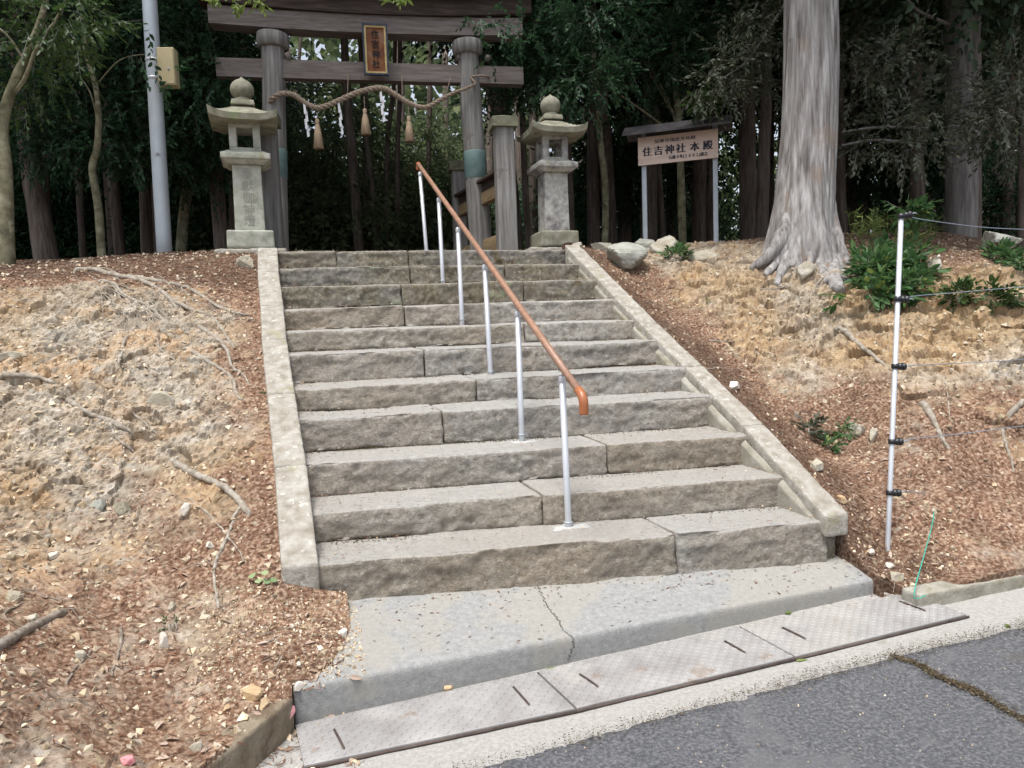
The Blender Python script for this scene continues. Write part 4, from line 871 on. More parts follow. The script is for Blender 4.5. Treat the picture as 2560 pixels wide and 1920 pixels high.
for a, b, zz, h, m, lb in ((fr, rr_, PS((1250, 470), 4.1)[2], .13, M['woodbeam'], 'upper'), (fr, rr_, PS((1245, 600), 4.1)[2], .16, M['woodyellow'], 'lower')):
    d = (b-a)[:2]; L = np.linalg.norm(d); d = np.array([*d/L, 0]); n = np.array([-d[1], d[0], 0])
    t = empty('tie_plank', [a[0], a[1], zz], ('dark capped tie plank' if lb == 'upper' else 'ochre bottom tie plank')+' running back through the right gate pillar', 'tie plank')
    c8 = boxc(np.array([(a[0]+b[0])/2, (a[1]+b[1])/2, zz-h/2]), (L-.02, .07, h), (d, n)); mb = MB(); rough_hex(mb, c8, .1, .006, .002, 12, 2); mb.build('plank', M['woodyellow'], t)
    if lb == 'upper':
        c8 = boxc(np.array([(a[0]+b[0])/2, (a[1]+b[1])/2, zz+h/2+.10]), (L+.1, .17, .035), (d, n), .98); mb = MB(); rough_hex(mb, c8, .1, .006, .002, 12, 2); mb.build('cover_board', M['wooddark'], t)
        c8 = boxc(np.array([(a[0]+b[0])/2, (a[1]+b[1])/2, zz+h/2]), (L+.1, .05, .10), (d, n)); mb = MB(); rough_hex(mb, c8, .1, .006, .002, 12, 2); mb.build('upper_plank', M['wooddark'], t)

# ---------------------------------------------------------------- shrine sign on two posts
s1, s2 = PZ((1600, 615), 2.06), None
D1 = 8.1
pA, pB = PD((1609, 613), 8.15), PD((1788, 613), 7.90)
ex = pB-pA; ex[2] = 0; ex /= np.linalg.norm(ex); ny = np.array([-ex[1], ex[0], 0]); ny = ny if ny[1] > 0 else -ny
sg = empty('shrine_sign', (pA+pB)/2, 'roofed wooden sign board with black characters on two pale steel posts', 'sign')
bl, tr_ = PD((1596, 414), 8.12), PD((1796, 333), 7.87); bz = bl[2]; tz = tr_[2]+.035; br_ = PD((1796, 396), 7.87)
bz = (bl[2]+br_[2])/2
for p, q in ((pA, (1598, 345)), (pB, (1793, 300))):
    mb = MB(); c = np.array([p[0], p[1], 1.9]); zt2 = tz+.06; c[:2] = ((bl+br_)/2)[:2]+ex[:2]*np.linalg.norm((br_-bl)[:2])*(-.435 if p is pA else .46); rough_hex(mb, boxc(c+ny*.045, (.052, .052, zt2-1.9), (ex, ny)), .3, .004, .0005, 10, 3); mb.build('post', M['galv'], sg)
bc = (bl+br_)/2; W = np.linalg.norm((br_-bl)[:2]); H = tz-bz; bc[2] = bz+H/2
mb = MB(); obox(mb, bc-ny*.012, W, H, .018, ex, EZ, -ny); sb = mb.build('board', M['signboard'], sg, smooth=False)
mb = MB(); O = bc-ny*.0225
chs = '\u4f4f\u5409\u795e\u793e\u672c\u6bbf'; xs_ = [-.382, -.24, -.1, .04, .215, .375]
for ch, x in zip(chs, xs_): put_text(mb, ch, W*.122, O+ex*x*W+EZ*(bz+H*.47-bc[2]), ex, EZ, -ny, 1.0, .0045)
put_text(mb, '\u5143\u797f\uff14\u5e74(\uff11\uff16\uff19\uff11)\u5efa\u7acb', W*.052, O+ex*.13*W+EZ*(bz+H*.165-bc[2]), ex, EZ, -ny, .88, .0016)
put_text(mb, '\u52a0\u6771\u5e02\u6307\u5b9a\u6587\u5316\u8ca1', W*.05, O-ex*.03*W+EZ*(bz+H*.80-bc[2]), ex, EZ, -ny, 1.3, .0009)
mb.build('lettering', M['ink2'], sb, smooth=False)
for sx, sz in ((-.455, .09), (.455, .09), (-.455, .93), (.455, .93)): mb = MB(); mb.lathe(bc+ex*sx*W+EZ*(H*(sz-.5))-ny*.022, [(.009, 0), (.009, .002), (.006, .005), (.001, .0055)], 10, -ny); mb.build('bolt', M['alu'], sb)
zr = PD((1600, 345), 8.1)[2]+.03; mb = MB(); L = W*1.34
V = []
for sx in (-1, 1):
    for y, z in ((-.22, -.02), (0, .10), (.2, .0), (.2, -.02), (0, .075), (-.22, -.045)): V.append(np.array([bc[0], bc[1], tz+.04])+ex*sx*L/2*(1 if abs(y) < .1 else 1)+ny*y+EZ*z+ny*.02)
F = [(0, 1, 2, 3, 4, 5)[::-1], (6, 7, 8, 9, 10, 11)]+[(i, (i+1) % 6, 6+(i+1) % 6, 6+i) for i in range(6)]
mb.add(V, F); mb.build('roof', M['signroof'], sg, smooth=False)

# ---------------------------------------------------------------- steel pole with cream box
pb, pt = PD((412, 640), 6.9), PD((367, -120), 6.75)
po = empty('utility_pole', pb, 'slim pale blue-grey steel pole with a cream box strapped to it, left of the lantern', 'pole')
mb = MB(); mb.tube([pb+(pt-pb)*t for t in np.linspace(-.08, 1, 8)], np.linspace(.07, .0655, 8), 24); mb.build('shaft', M['pole'], po)
mC = mpp(PD((415, 170), 6.8))
for y in (149, 194):
    c = pb+(pt-pb)*((640-y)/760); mb = MB(); mb.lathe(c, [(.068, -.014), (.0705, -.012), (.0705, .012), (.068, .014)], 24, pt-pb); mb.tube([c+[.04, -.05, 0], c+[.085, -.06, 0]], .008, 6); mb.build('strap', M['alu'], po)
bcx = PD((414, 170), 6.72)+[.005, .0, 0]
t = empty('control_box', bcx, 'cream yellow metal box strapped to the steel pole', 'metal box')
a_ = math.radians(12); bxX = np.array([math.cos(a_), -math.sin(a_), 0]); bxN = np.array([math.sin(a_), math.cos(a_), 0])
mb = MB(); rough_hex(mb, boxc(bcx-[0, 0, .175]+bxX*.02, (.155, .12, .345), (bxX, bxN)), .05, .008, 0, 5, 3); cb = mb.build('body', M['boxyellow'], t)
mb = MB(); obox(mb, bcx+bxX*.02-bxN*.063-[0, 0, .002], .138, .32, .006, bxX, EZ, -bxN); mb.build('door', M['boxyellow'], t, smooth=False)
mb = MB(); mb.lathe(bcx+bxX*.045-bxN*.067-[0, 0, .03], [(.009, 0), (.009, .006), (.004, .008)], 12, -bxN); mb.build('lock', M['galv'], t)
mb = MB(); tg = pb+(pt-pb)*.335-[.0, .072, 0]
for k, ch in enumerate('\u5185\u4e09\u4e94'): put_text(mb, ch, .022, tg+[(-.02+.02*k), 0, 0], np.array([1, 0, 0.]), EZ, np.array([0, -1., 0]), 1, .0008)
mb.build('number_tag', M['paper'], po, smooth=False)

# moss-filled crack running across the asphalt
rc = [PP(q, -.25+.012, .027, 0) for q in ((2235, 1640), (2300, 1662), (2345, 1690), (2400, 1712), (2440, 1728), (2500, 1765), (2590, 1815))]
rcp, _ = smooth_path(np.array(rc), np.ones(len(rc)), 40); rsx = np.random.RandomState(4); k = 2600; ii = rsx.randint(0, len(rcp), k); Pm = rcp[ii]+rsx.randn(k, 3)*[.012, .010, 0]*(.4+rsx.rand(k, 1))
ROADCRACK = Pm
# ---------------------------------------------------------------- electric fence pole, insulators, twine
fb, ft = PZ((2218, 1392), -.06), None
D0 = (fb-CC)@FW; ft = PD((2253, 538), D0+.06)
fp = empty('fence_pole', fb, 'thin shiny metal fence pole with five black insulators on the right bank', 'fence pole')
mb = MB(); mb.tube([fb-[0, 0, .15], fb, ft], .0135, 12); mb.build('shaft', M['alu'], fp)
wy = [((2262, 541), [(2290, 546), (2400, 562), (2480, 570), (2600, 575)], .9), ((2262, 750), [(2290, 740), (2400, 731), (2500, 722), (2600, 714)], .7), ((2250, 919), [(2290, 913), (2400, 908), (2500, 903), (2600, 895)], .7), ((2240, 1107), [(2290, 1096), (2400, 1085), (2500, 1072), (2600, 1060)], .6), ((2235, 1234), [(2260, 1228), (2300, 1232), (2338, 1241), (2420, 1233), (2600, 1200)], .5)]
tw = []
for k, (q, w, dd) in enumerate(wy):
    f_ = (1392-q[1])/(1392-538); c = fb+(ft-fb)*f_; e2 = np.array([.92, -.1, -.06 if k else .15]); e2 /= np.linalg.norm(e2)
    mb = MB(); mb.lathe(c, [(.016, -.0135), (.0195, -.013), (.0195, .013), (.016, .0135)], 14, ft-fb)
    mb.lathe(c+e2*.012, [(.008, 0), (.012, .006), (.0195, .012), (.0195, .022), (.014, .025), (.014, .032), (.021, .034), (.021, .046), (.012, .05)], 14, e2); ins = mb.build('insulator', M['black'], fp)
    mb = MB(); mb.tube([c+e2*.06, c+e2*.085+[0, 0, .006], c+e2*.1+[0, 0, -.002]], .003, 6); mb.build('pin', M['galv'], ins)
    n = len(w); P = [c+e2*.045+[0, -.01, 0]]+[PD(p, D0+dd*(i+1)/n) for i, p in enumerate(w)]
    Pq, _ = smooth_path(np.array(P), np.ones(len(P)), 30); tw.append(Pq)
for k, Pq in enumerate(tw):
    sl_ = np.concatenate([[0], np.cumsum(np.linalg.norm(np.diff(Pq, axis=0), axis=1))]); mb = MB()
    for h in (0, math.pi):
        nS = int(sl_[-1]/.005); Pf = np.stack([np.interp(np.linspace(0, sl_[-1], nS), sl_, Pq[:, i]) for i in range(3)], 1); a = np.linspace(0, sl_[-1], nS)/.022*2*math.pi+h
        mb.tube(Pf+np.stack([0*a, np.cos(a), np.sin(a)], -1)*.0014, .0016, 5)
    lb = ['uppermost', 'second from top', 'middle', 'fourth from top', 'lowest'][k]
    tag(mb.build('fence_twine', M['wire']), f'{lb} strand of twisted blue-white twine tied to the metal fence pole', 'fence twine', 'twine strands of the fence')
g0 = PD((2338, 1244), D0+.26); ge = PZ((2285, 1488), -.085)
mb = MB(); mb.tube([g0, g0+(ge-g0)*.3+[.02, 0, 0], g0+(ge-g0)*.62+[.01, 0, .0], ge, ge+[.05, -.02, 0]], .0028, 6, .0015, 3, sub=12, frq=40); tag(mb.build('green_string', M['cord']), 'thin green cord hanging from the lowest twine to the right kerb', 'string')
# ---------------------------------------------------------------- surface lookup for things lying on the ground
from mathutils.bvhtree import BVHTree
def bvh_of(names):
    V, F = [], []
    for n in names:
        me = bpy.data.objects[n].data; b = len(V); V += [v.co.copy() for v in me.vertices]; F += [tuple(i+b for i in p.vertices) for p in me.polygons]
    return BVHTree.FromPolygons(V, F)
BV = bvh_of(['left_bank', 'right_bank', 'forest_ground', 'gutter', 'concrete_apron', 'road'])
def hit(q, fallback=6.5):
    r = BV.ray_cast(Vector(CC), Vector(ray(q)).normalized(), 60)
    return np.array(r[0]) if r[0] is not None else PD(q, fallback)
def drop(x, y):
    r = BV.ray_cast(Vector((x, y, 6)), Vector((0, 0, -1)), 20); return (np.array(r[0]), np.array(r[1])) if r[0] is not None else (np.array([x, y, 0.]), np.array([0, 0, 1.]))

crack('crack', [hit(q) for q in ((1338, 1452), (1348, 1474), (1356, 1490), (1368, 1515), (1380, 1532), (1395, 1550), (1412, 1580), (1430, 1592), (1433, 1604), (1431, 1622), (1424, 1640), (1421, 1652))], .0028, ap, M['crack'], 4)
# ---------------------------------------------------------------- foliage
def leaves(mb, P, A, Nr, L, W, bend=.15):
    """P base points, A axis dirs, Nr normals, L lengths, W widths: six-point folded leaves"""
    A = A/np.linalg.norm(A, axis=1)[:, None]; S = np.cross(A, Nr); S /= np.linalg.norm(S, axis=1)[:, None]+1e-9; U = np.cross(S, A)
    L = L[:, None]; W = W[:, None]
    b = P; tip = P+A*L-U*L*bend; l1 = P+A*L*.3+S*W*.5+U*W*.12; l2 = P+A*L*.68+S*W*.4+U*W*.08-U*L*bend*.4; r1 = P+A*L*.3-S*W*.5+U*W*.12; r2 = P+A*L*.68-S*W*.4+U*W*.08-U*L*bend*.4
    V = np.stack([b, l1, l2, tip, r2, r1], 1).reshape(-1, 3); I = np.arange(len(P))[:, None]*6
    mb.quads(V, np.concatenate([I+np.array([0, 3, 2, 1]), I+np.array([0, 5, 4, 3])]))
def unit(v): return v/(np.linalg.norm(v, axis=-1, keepdims=True)+1e-9)
def foliage(mb, clumps, ll=.06, per=9, dens=130, droop=.35, seed=0, wr=.38, twig=True, tlen=4.1, up=.9, mbt=None):
    """clumps: (centre, (rx,ry,rz)); twigs fill the ellipsoid and carry alternate leaves"""
    rs = np.random.RandomState(seed)
    for c, r in clumps:
        r = np.array(r, float); n = int(dens*(r[0]*r[2]*4)*(1+r[1]))
        d = unit(rs.randn(n, 3)); rad = rs.uniform(.25, 1, n)**.55; P0 = np.asarray(c)+d*rad[:, None]*r
        k = fbm(P0, 2.6/max(r.max(), .3)*.6, 2, seed) > -.22; P0 = P0[k]; d = d[k]; n = len(P0)
        ax = unit(d*.9+rs.randn(n, 3)*.55+np.array([0, -.15, -droop])); tl_ = rs.uniform(.73, 1.27, n)*tlen*ll
        sd_ = unit(np.cross(ax, np.array([0, 0, 1.])+rs.randn(n, 3)*.35)); nm = unit(np.cross(sd_, ax)); nm *= np.sign(nm[:, 2:3]+1e-6)
        for j in range(per):
            t = (j+.6)/per; s = 1 if j % 2 else -1
            p = P0+ax*(tl_*t)[:, None]-np.array([0, 0, 1.])*(tl_*t*t*.15)[:, None]
            a = unit(ax*(.55+.6*t)+sd_*s*(1.05-.7*t)+rs.randn(n, 3)*.22+np.array([0, 0, -.12])) if j < per-1 else unit(ax+rs.randn(n, 3)*.1)
            nn = unit(nm*up+rs.randn(n, 3)*.42); L = ll*rs.uniform(.65, 1.2, n)
            leaves(mb, p, a, nn, L, L*wr*rs.uniform(.8, 1.2, n))
        if mbt is not None:
            th = ll*.035
            E_ = P0+ax*tl_[:, None]; V = np.stack([P0-sd_*th, P0+sd_*th, E_+sd_*th*.4, E_-sd_*th*.4], 1).reshape(-1, 3); I = np.arange(n)[:, None]*4
            mbt.quads(V, I+np.array([0, 1, 2, 3]))
def px_clumps(l, D, r, rs, jit=.5):
    o = []
    for q in l:
        d = D+rs.uniform(-jit, jit); rr = r*rs.uniform(.8, 1.25); o.append((PD(q[:2], q[2] if len(q) > 2 else d), (rr*1.15, rr, rr*.72)))
    return o
# shared high crowns
def crown_mesh(seed, R=(1.9, 1.9, 2.6), n=30, ll=.10, m='leafcedar', dn=62):
    rs = np.random.RandomState(seed); cl = []
    for i in range(n):
        d = unit(rs.randn(3)); z = d[2]*R[2]*rs.uniform(.5, 1); k = 1-.45*max(0, z/R[2]); cl.append((np.array([d[0]*R[0]*k*rs.uniform(.4, 1), d[1]*R[1]*k*rs.uniform(.4, 1), z]), (.75, .75, .38)))
    mb = MB(); foliage(mb, cl, ll, 8, dn, .5, seed, .42, tlen=5); me = mb.mesh('crown'); me.materials.append(M[m]); return me
CROWNS = [crown_mesh(s) for s in (1, 2, 3)]
BUSH = [crown_mesh(s, (1.3, 1.3, 1.5), 22, .08, 'leafdark', 80) for s in (11, 12)]
BUSHL = [crown_mesh(s, (1.8, 1.4, 2.3), 22, .09, 'leafback', 60) for s in (14, 15)]
rt = np.random.RandomState(99)
def tree(pts, D, w, bark, label, name='forest_tree', crown=True, cat='tree', group='forest trees behind the gate', zc=None, amp=.12, up=8.2, own=None, lean=0, branches=(), flare=0):
    """pts: trunk centre line as seen, bottom first; D depth; w = (bottom, top) width in photo pixels"""
    P = [PD(q, D+lean*i) for i, q in enumerate(pts)]; P[0][2] = min(P[0][2], 2.02)-.0
    if D > 7.4: P.insert(0, np.array([P[0][0]+(P[0][0]-P[1][0])*.1, P[0][1], 1.85]))
    else: P.insert(0, P[0]+(P[0]-P[1])*.08)
    mp_ = D/FPX; n = len(P); R = list(np.linspace(w[0]/2*mp_, w[1]/2*mp_, n))
    if flare: R[0] *= 1+flare; R[1] *= 1+flare*.5
    d = P[-1]-P[-2]; d = d/np.linalg.norm(d); d = unit(d*np.array([.45, .45, 1.]))
    if P[-1][2] < up and own is None:
        P.append(P[-1]+d*(up-P[-1][2])/max(d[2], .3)); R.append(R[-1]*.6)
    t = empty(name, P[0], label, cat, group)
    mb = MB(); mb.tube(np.array(P), R, 16, R[0]*amp, rt.randint(999), sub=6, frq=7, stretch=3.5); mb.build('trunk', M[bark], t)
    for bp, bw in branches:
        mb = MB(); Q = [PD(q[:2], q[2] if len(q) > 2 else D) for q in bp]; mb.tube(np.array(Q), np.linspace(bw/2*mp_, bw/4*mp_, len(Q)), 8, .002, 3, sub=5, frq=15); mb.build('branch', M[bark], t)
    if own is not None:
        mb = MB(); mt = MB(); foliage(mb, own[0], own[1], own[2], own[3], own[4], rt.randint(999), own[5], mbt=mt); cw = mb.build('crown', M[own[6]], t); tw_ = mt.build('twigs', M['barkgrey'], cw)
    if crown:
        o = bpy.data.objects.new('crown', CROWNS[rt.randint(3)]); COL.objects.link(o); o.parent = t
        top = P[-1]; o.location = (top[0]-t.location[0], top[1]-t.location[1], top[2]-t.location[2]+(zc if zc is not None else (2.0 if D < 11 else .4))); o.rotation_euler = (0, 0, rt.uniform(0, 6.28)); s = rt.uniform(.95, 1.3); o.scale = (s, s, s)
    return t
R7 = np.random.RandomState(7)
# left side
cE = px_clumps([(30, 60), (90, 40), (60, 150), (20, 200), (140, 20)], 6.2, .42, R7)
tree([(14, 700), (14, 560), (12, 420), (4, 330), (20, 250), (60, 150), (105, 40), (125, -60)], 6.0, (50, 9), 'barklichen', 'pale lichened forked tree at the far left edge of the bank', 'broadleaf_tree', own=(cE, .06, 8, 90, .3, .5, 'leafmid'), branches=[([(22, 245), (60, 200), (92, 120), (140, 50), (175, -20)], 12), ([(60, 150), (20, 90), (-20, 60)], 8)], group='broadleaf trees at the forest edge', up=5.6, crown=False)
tree([(122, 655), (88, 470), (62, 300), (50, 150), (44, 0)], 8.6, (58, 34), 'barkbrown', 'thick dark brown leaning trunk second from the left', up=9, flare=.2, zc=2.2)
tree([(207, 645), (195, 420), (186, 250)], 11.5, (20, 15), 'barkbrown', 'slim straight dark trunk left of the crooked pale tree')
tree([(254, 640), (246, 520), (231, 425), (243, 370), (247, 300), (240, 220), (215, 130), (205, 40)], 7.2, (22, 11), 'barklichen', 'thin crooked pale tree with a kink in its trunk, left of the steel pole', 'broadleaf_tree', crown=False, amp=.1, group='broadleaf trees at the forest edge',
     own=(px_clumps([(140, 70), (230, 100), (300, 60), (150, 190), (215, 240), (290, 290), (320, 345), (170, 310), (250, 350), (330, 220), (60, 250), (100, 330), (360, 110), (300, 150)], 8.2, .5, R7)+px_clumps([(408, 135), (430, 160), (372, 70), (385, 30), (420, 185), (360, 128)], 6.45, .07, R7, .05), .064, 8, 125, .2, .52, 'leafdark'),
     branches=[([(243, 300), (225, 230), (190, 180)], 5), ([(240, 215), (300, 150), (370, 135)], 4)])
tree([(302, 640), (288, 500), (274, 360)], 10.5, (32, 24), 'barkbrown', 'dark straight trunk between the crooked pale tree and the steel pole')
tree([(365, 640), (364, 500), (362, 360)], 10.0, (34, 26), 'barkbrown', 'brown trunk standing just left of the steel pole foot')
tree([(445, 640), (462, 520), (490, 390), (520, 300), (540, 200)], 9.2, (30, 20), 'barklichen', 'mossy trunk leaning to the right just behind the steel pole', 'broadleaf_tree', crown=False, group='broadleaf trees at the forest edge',
     own=(px_clumps([(480, 60), (530, 110), (470, 180), (510, 250), (545, 290), (450, 300), (560, 190), (430, 370), (510, 360), (560, 40), (440, 110), (590, 130, 10.5), (480, 420)], 8.4, .48, R7), .062, 8, 135, .2, .52, 'leafdark'))
tree([(556, 640), (544, 480), (532, 330)], 9.0, (40, 32), 'barkbrown', 'grey-brown trunk immediately left of the left stone lantern')
tree([(590, 640), (592, 480), (588, 330)], 10.4, (22, 18), 'barkbrown', 'reddish dark trunk half hidden behind the left stone lantern')
tree([(478, 640), (480, 560), (476, 470)], 12.5, (12, 10), 'barkbrown', 'thin distant trunk between the leaning mossy tree and the lantern')
# centre, seen through the gate
tree([(899, 640), (886, 460), (872, 300), (866, 200)], 12.0, (24, 22), 'barkbrown', 'broad dark trunk in the middle of the gate opening, left of the cluster', crown=False, flare=.2)
tree([(920, 640), (915, 500), (912, 340), (905, 200)], 13.2, (14, 12), 'barkbrown', 'narrow trunk just right of the broad dark one in the gate opening', crown=False)
tree([(948, 640), (932, 480), (917, 350), (912, 200)], 12.4, (15, 12), 'barkbrown', 'leaning trunk in the gate opening beneath the middle tassel', crown=False)
tree([(965, 640), (967, 480), (971, 330), (985, 200)], 13.0, (13, 11), 'barkbrown', 'upright thin trunk right of the leaning one inside the gate', crown=False)
tree([(993, 640), (994, 470), (995, 340), (1000, 200)], 12.6, (14, 12), 'barkbrown', 'trunk inside the gate just left of the handrail top', crown=False)
tree([(745, 640), (740, 300), (756, 60)], 17., (9, 8), 'barkbrown', 'far thin trunk against the sky gap near the left pillar', crown=False)
tree([(1070, 640), (1072, 400), (1075, 200)], 15., (16, 13), 'barkbrown', 'dim trunk between the handrail top and the right pillar', crown=False)
# right side
tree([(1510, 620), (1514, 480), (1500, 350), (1490, 200), (1478, 60)], 9.0, (19, 13), 'barklichen', 'thin brownish tree between the right lantern and the sign', 'broadleaf_tree', crown=False, group='broadleaf trees at the forest edge',
     own=(px_clumps([(1330, 40, 9.4), (1345, 95, 9.4), (1260, 110, 9.6), (1350, 150, 9.3), (1300, 150, 9.6), (1400, 70), (1420, 170), (1460, 110), (1500, 40), (1540, 150), (1390, 215), (1480, 210), (1300, 200, 9.5), (1350, 225, 9.2), (1430, 20), (1260, 250, 9.8)], 8.3, .38, R7)+px_clumps([(1225, 62), (1262, 88), (1240, 118), (1300, 70), (1190, 42), (1335, 100)], 7.3, .13, R7, .1), .058, 8, 150, .2, .52, 'leafdark'))
tree([(1430, 620), (1428, 500), (1424, 400)], 10.4, (16, 13), 'barkbrown', 'dark slim trunk immediately right of the right stone lantern')
tree([(1326, 620), (1316, 520), (1310, 400)], 11.0, (20, 15), 'barkbrown', 'dim trunk seen between the support post and the right lantern')
tree([(1707, 622), (1703, 480), (1698, 330), (1690, 220), (1686, 100)], 9.4, (22, 13), 'barklichen', 'slender branching tree standing right behind the shrine sign', 'broadleaf_tree', crown=False, group='broadleaf trees at the forest edge',
     own=(px_clumps([(1600, 60), (1650, 130), (1600, 190), (1560, 230), (1700, 60), (1740, 120), (1770, 40), (1680, 180), (1830, 60), (1790, 130), (1560, 90), (1640, 10)], 9.6, .45, R7), .062, 8, 115, .2, .52, 'leafdark'),
     branches=[([(1698, 330), (1660, 230), (1586, 93)], 8), ([(1697, 310), (1640, 210), (1610, 150)], 6), ([(1699, 300), (1720, 230), (1752, 180)], 5), ([(1665, 320, 9.0), (1590, 265, 8.8), (1527, 222, 8.8)], 6)])
tree([(1660, 622), (1652, 500), (1645, 380)], 11.5, (18, 14), 'barkbrown', 'dark trunk under the left half of the shrine sign')
tree([(1900, 600), (1908, 440), (1914, 280), (1916, 150)], 10.2, (36, 26), 'barkbrown', 'dark cedar trunk between the shrine sign and the big pale tree', crown=True)
tree([(2401, 625), (2405, 420), (2407, 200), (2406, -20)], 8.4, (66, 82), 'barkgrey', 'tall grey straight trunk on the right behind the fence twine', 'cedar_tree', up=9.5, group='cedars on the right bank',
     own=(px_clumps([(2130, 110), (2200, 165), (2160, 235), (2265, 120), (2300, 220), (2240, 300), (2330, 270, 7.0), (2300, 370, 6.9), (2210, 340), (2490, 210), (2500, 260, 6.8), (2545, 190, 6.8), (2490, 310, 6.9), (2385, 310, 7.0), (2560, 60), (2130, 180), (2530, 350)], 7.5, .27, R7), .06, 8, 160, .15, .46, 'leafgrey'),
     branches=[([(2320, 320, 7.5), (2200, 318, 7.2), (2105, 330, 7.0)], 8), ([(2300, 360, 7.4), (2190, 350, 7.2), (2105, 364, 7.0)], 8), ([(2370, 60, 8), (2300, 30, 7.5), (2270, 0, 7.3)], 9), ([(2440, 230, 8.2), (2500, 240, 7.5), (2550, 200, 7.0)], 6)])
tree([(2556, 620), (2558, 450), (2562, 200)], 9.0, (26, 24), 'barkbrown', 'trunk cut off by the right edge of the picture')
tree([(1860, 230), (1850, 180)], 8.0, (4, 3), 'barkgrey', 'grey-leaved low branch hanging left of the big pale trunk', 'leafy_branch', crown=False, cat='branch', group='low leafy branches',
     own=(px_clumps([(1800, 180), (1840, 200), (1880, 190), (1830, 145), (1900, 120), (1920, 210), (1870, 80), (1930, 60)], 7.6, .22, R7, .3), .055, 9, 190, .4, .36, 'leafgrey')) if False else None
# big pale trunk with spreading root flare
big = empty('big_pale_tree', hit((2000, 640)), 'big bare pale grey trunk with flared torn roots on the right bank', 'tree')
Db = 6.8; P = [PD(q, Db) for q in ((2010, 760), (2008, 700), (2004, 640), (2005, 560), (2012, 470), (2022, 330), (2027, 180), (2028, 0), (2030, -150))]; P += [P[-1]+[.05, .1, 3.4]]
w = [225, 205, 172, 150, 136, 129, 126, 123, 121, 110]
mb = MB(); nth = 180; Pq, Rq = smooth_path(np.array(P), np.array(w)/2*Db/FPX, 22); th = np.arange(nth)*2*math.pi/nth
dz = np.clip((Pq[:, 2]-1.55)/.9, 0, 1)[:, None]; fl_ = (1-dz)**1.6*(.16*np.cos(th*5+.7)+.10*np.cos(th*9+2)+.06*np.cos(th*3))[None, :]
groove = .024*ridge(np.stack([np.cos(th)[None, :]*1.6+0*dz, np.sin(th)[None, :]*1.6+0*dz, Pq[:, 2:3]*.18+0*th], -1), 3.2, 3, 5)-.012
groove = groove+.007*ridge(np.stack([np.cos(th)[None, :]*1.6+0*dz, np.sin(th)[None, :]*1.6+0*dz, Pq[:, 2:3]*.12+0*th], -1), 11, 3, 9)
V = Pq[:, None, :]+np.stack([np.cos(th)[None]*(Rq[:, None]*(1+fl_)+groove), np.sin(th)[None]*(Rq[:, None]*(1+fl_)+groove), 0*fl_+.0], -1)
I = np.arange(len(Pq)-1)[:, None]*nth; J = np.arange(nth)[None]; K = (J+1) % nth
mb.quads(V, np.stack([I+J, I+K, I+nth+K, I+nth+J], -1).reshape(-1, 4)); mb.build('trunk', M['barkpale'], big)
FL = [(([(1985, 500), (1960, 580), (1922, 640), (1878, 672)]), (50, 18)), (([(1992, 480), (1970, 590), (1942, 655), (1912, 690)]), (44, 16)), (([(1995, 520), (1978, 610), (1958, 670), (1940, 712)]), (46, 16)), (([(2008, 560), (1996, 625), (1980, 668)]), (34, 12)), (([(2030, 500), (2040, 600), (2052, 660), (2066, 706)]), (48, 16)), (([(2040, 470), (2062, 590), (2080, 660), (2094, 730)]), (62, 30)), (([(2056, 500), (2078, 600), (2098, 660), (2112, 700)]), (46, 16)), (([(2068, 500), (2088, 590), (2110, 640), (2124, 662)]), (40, 14)), (([(2018, 560), (2022, 620), (2026, 668)]), (30, 12))]
for pl, ws in FL:
    Q = []
    for i, q in enumerate(pl):
        t = i/(len(pl)-1); a = PD(q, Db-.02-.26*min(1, t*1.6)); h_ = hit(q); h_ = h_ if (h_-CC)@FW < Db-.1 else PD(q, Db-.15); Q.append(a*(1-t**2)+(h_+(h_-a)*.02)*t**2)
    mb = MB(); mb.tube(np.array(Q), np.linspace(ws[0], ws[1], len(Q))/2*(Db-.2)/FPX, 18, .022, 7, sub=10, frq=16, stretch=3.); mb.build('root_flare', M['barkpale'], big)
o = bpy.data.objects.new('crown', CROWNS[0]); COL.objects.link(o); o.parent = big; o.location = Vector(P[-1])-big.location; o.scale = (1.3, 1.3, 1.2)
for i in range(14):
    z0 = rt.uniform(60, 470); x0 = 2010+rt.uniform(-4, 34)
# low grey-leaved bough left of it
lb_ = empty('leafy_bough', PD((1960, 40), 7.4), 'grey-green leafy bough hanging between the sign and the big pale trunk', 'bough')
mb = MB(); Q = [PD(q, d) for q, d in (((1990, -30), 7.6), ((1930, 60), 7.4), ((1870, 150), 7.3), ((1800, 200), 7.2))]; mb.tube(np.array(Q), [.02, .015, .01, .005], 8, sub=5); mb.build('branch', M['barkgrey'], lb_)
mb = MB(); foliage(mb, px_clumps([(1800, 185), (1840, 205), (1880, 190), (1830, 140), (1900, 120), (1930, 200), (1870, 80), (1930, 60), (1790, 225), (1850, 40)], 7.4, .2, R7, .3), .055, 9, 230, .4, 77, .36); mb.build('leaves', M['leafgrey'], lb_)
sp = empty('green_sprig', PD((1760, 260), 7.6), 'small bright green leafy sprig hanging above the right end of the sign roof', 'sprig')
mb = MB(); foliage(mb, px_clumps([(1745, 258), (1775, 248), (1760, 262), (1790, 238)], 7.6, .07, R7, .1), .06, 6, 1500, .2, 78, .42, tlen=1.6); mb.build('leaves', M['leafmid'], sp)
mb = MB(); mb.tube([PD((1800, 210), 7.9), PD((1775, 250), 7.7), PD((1750, 280), 7.6)], [.006, .005, .002], 6, sub=3); mb.build('branch', M['barkgrey'], sp)
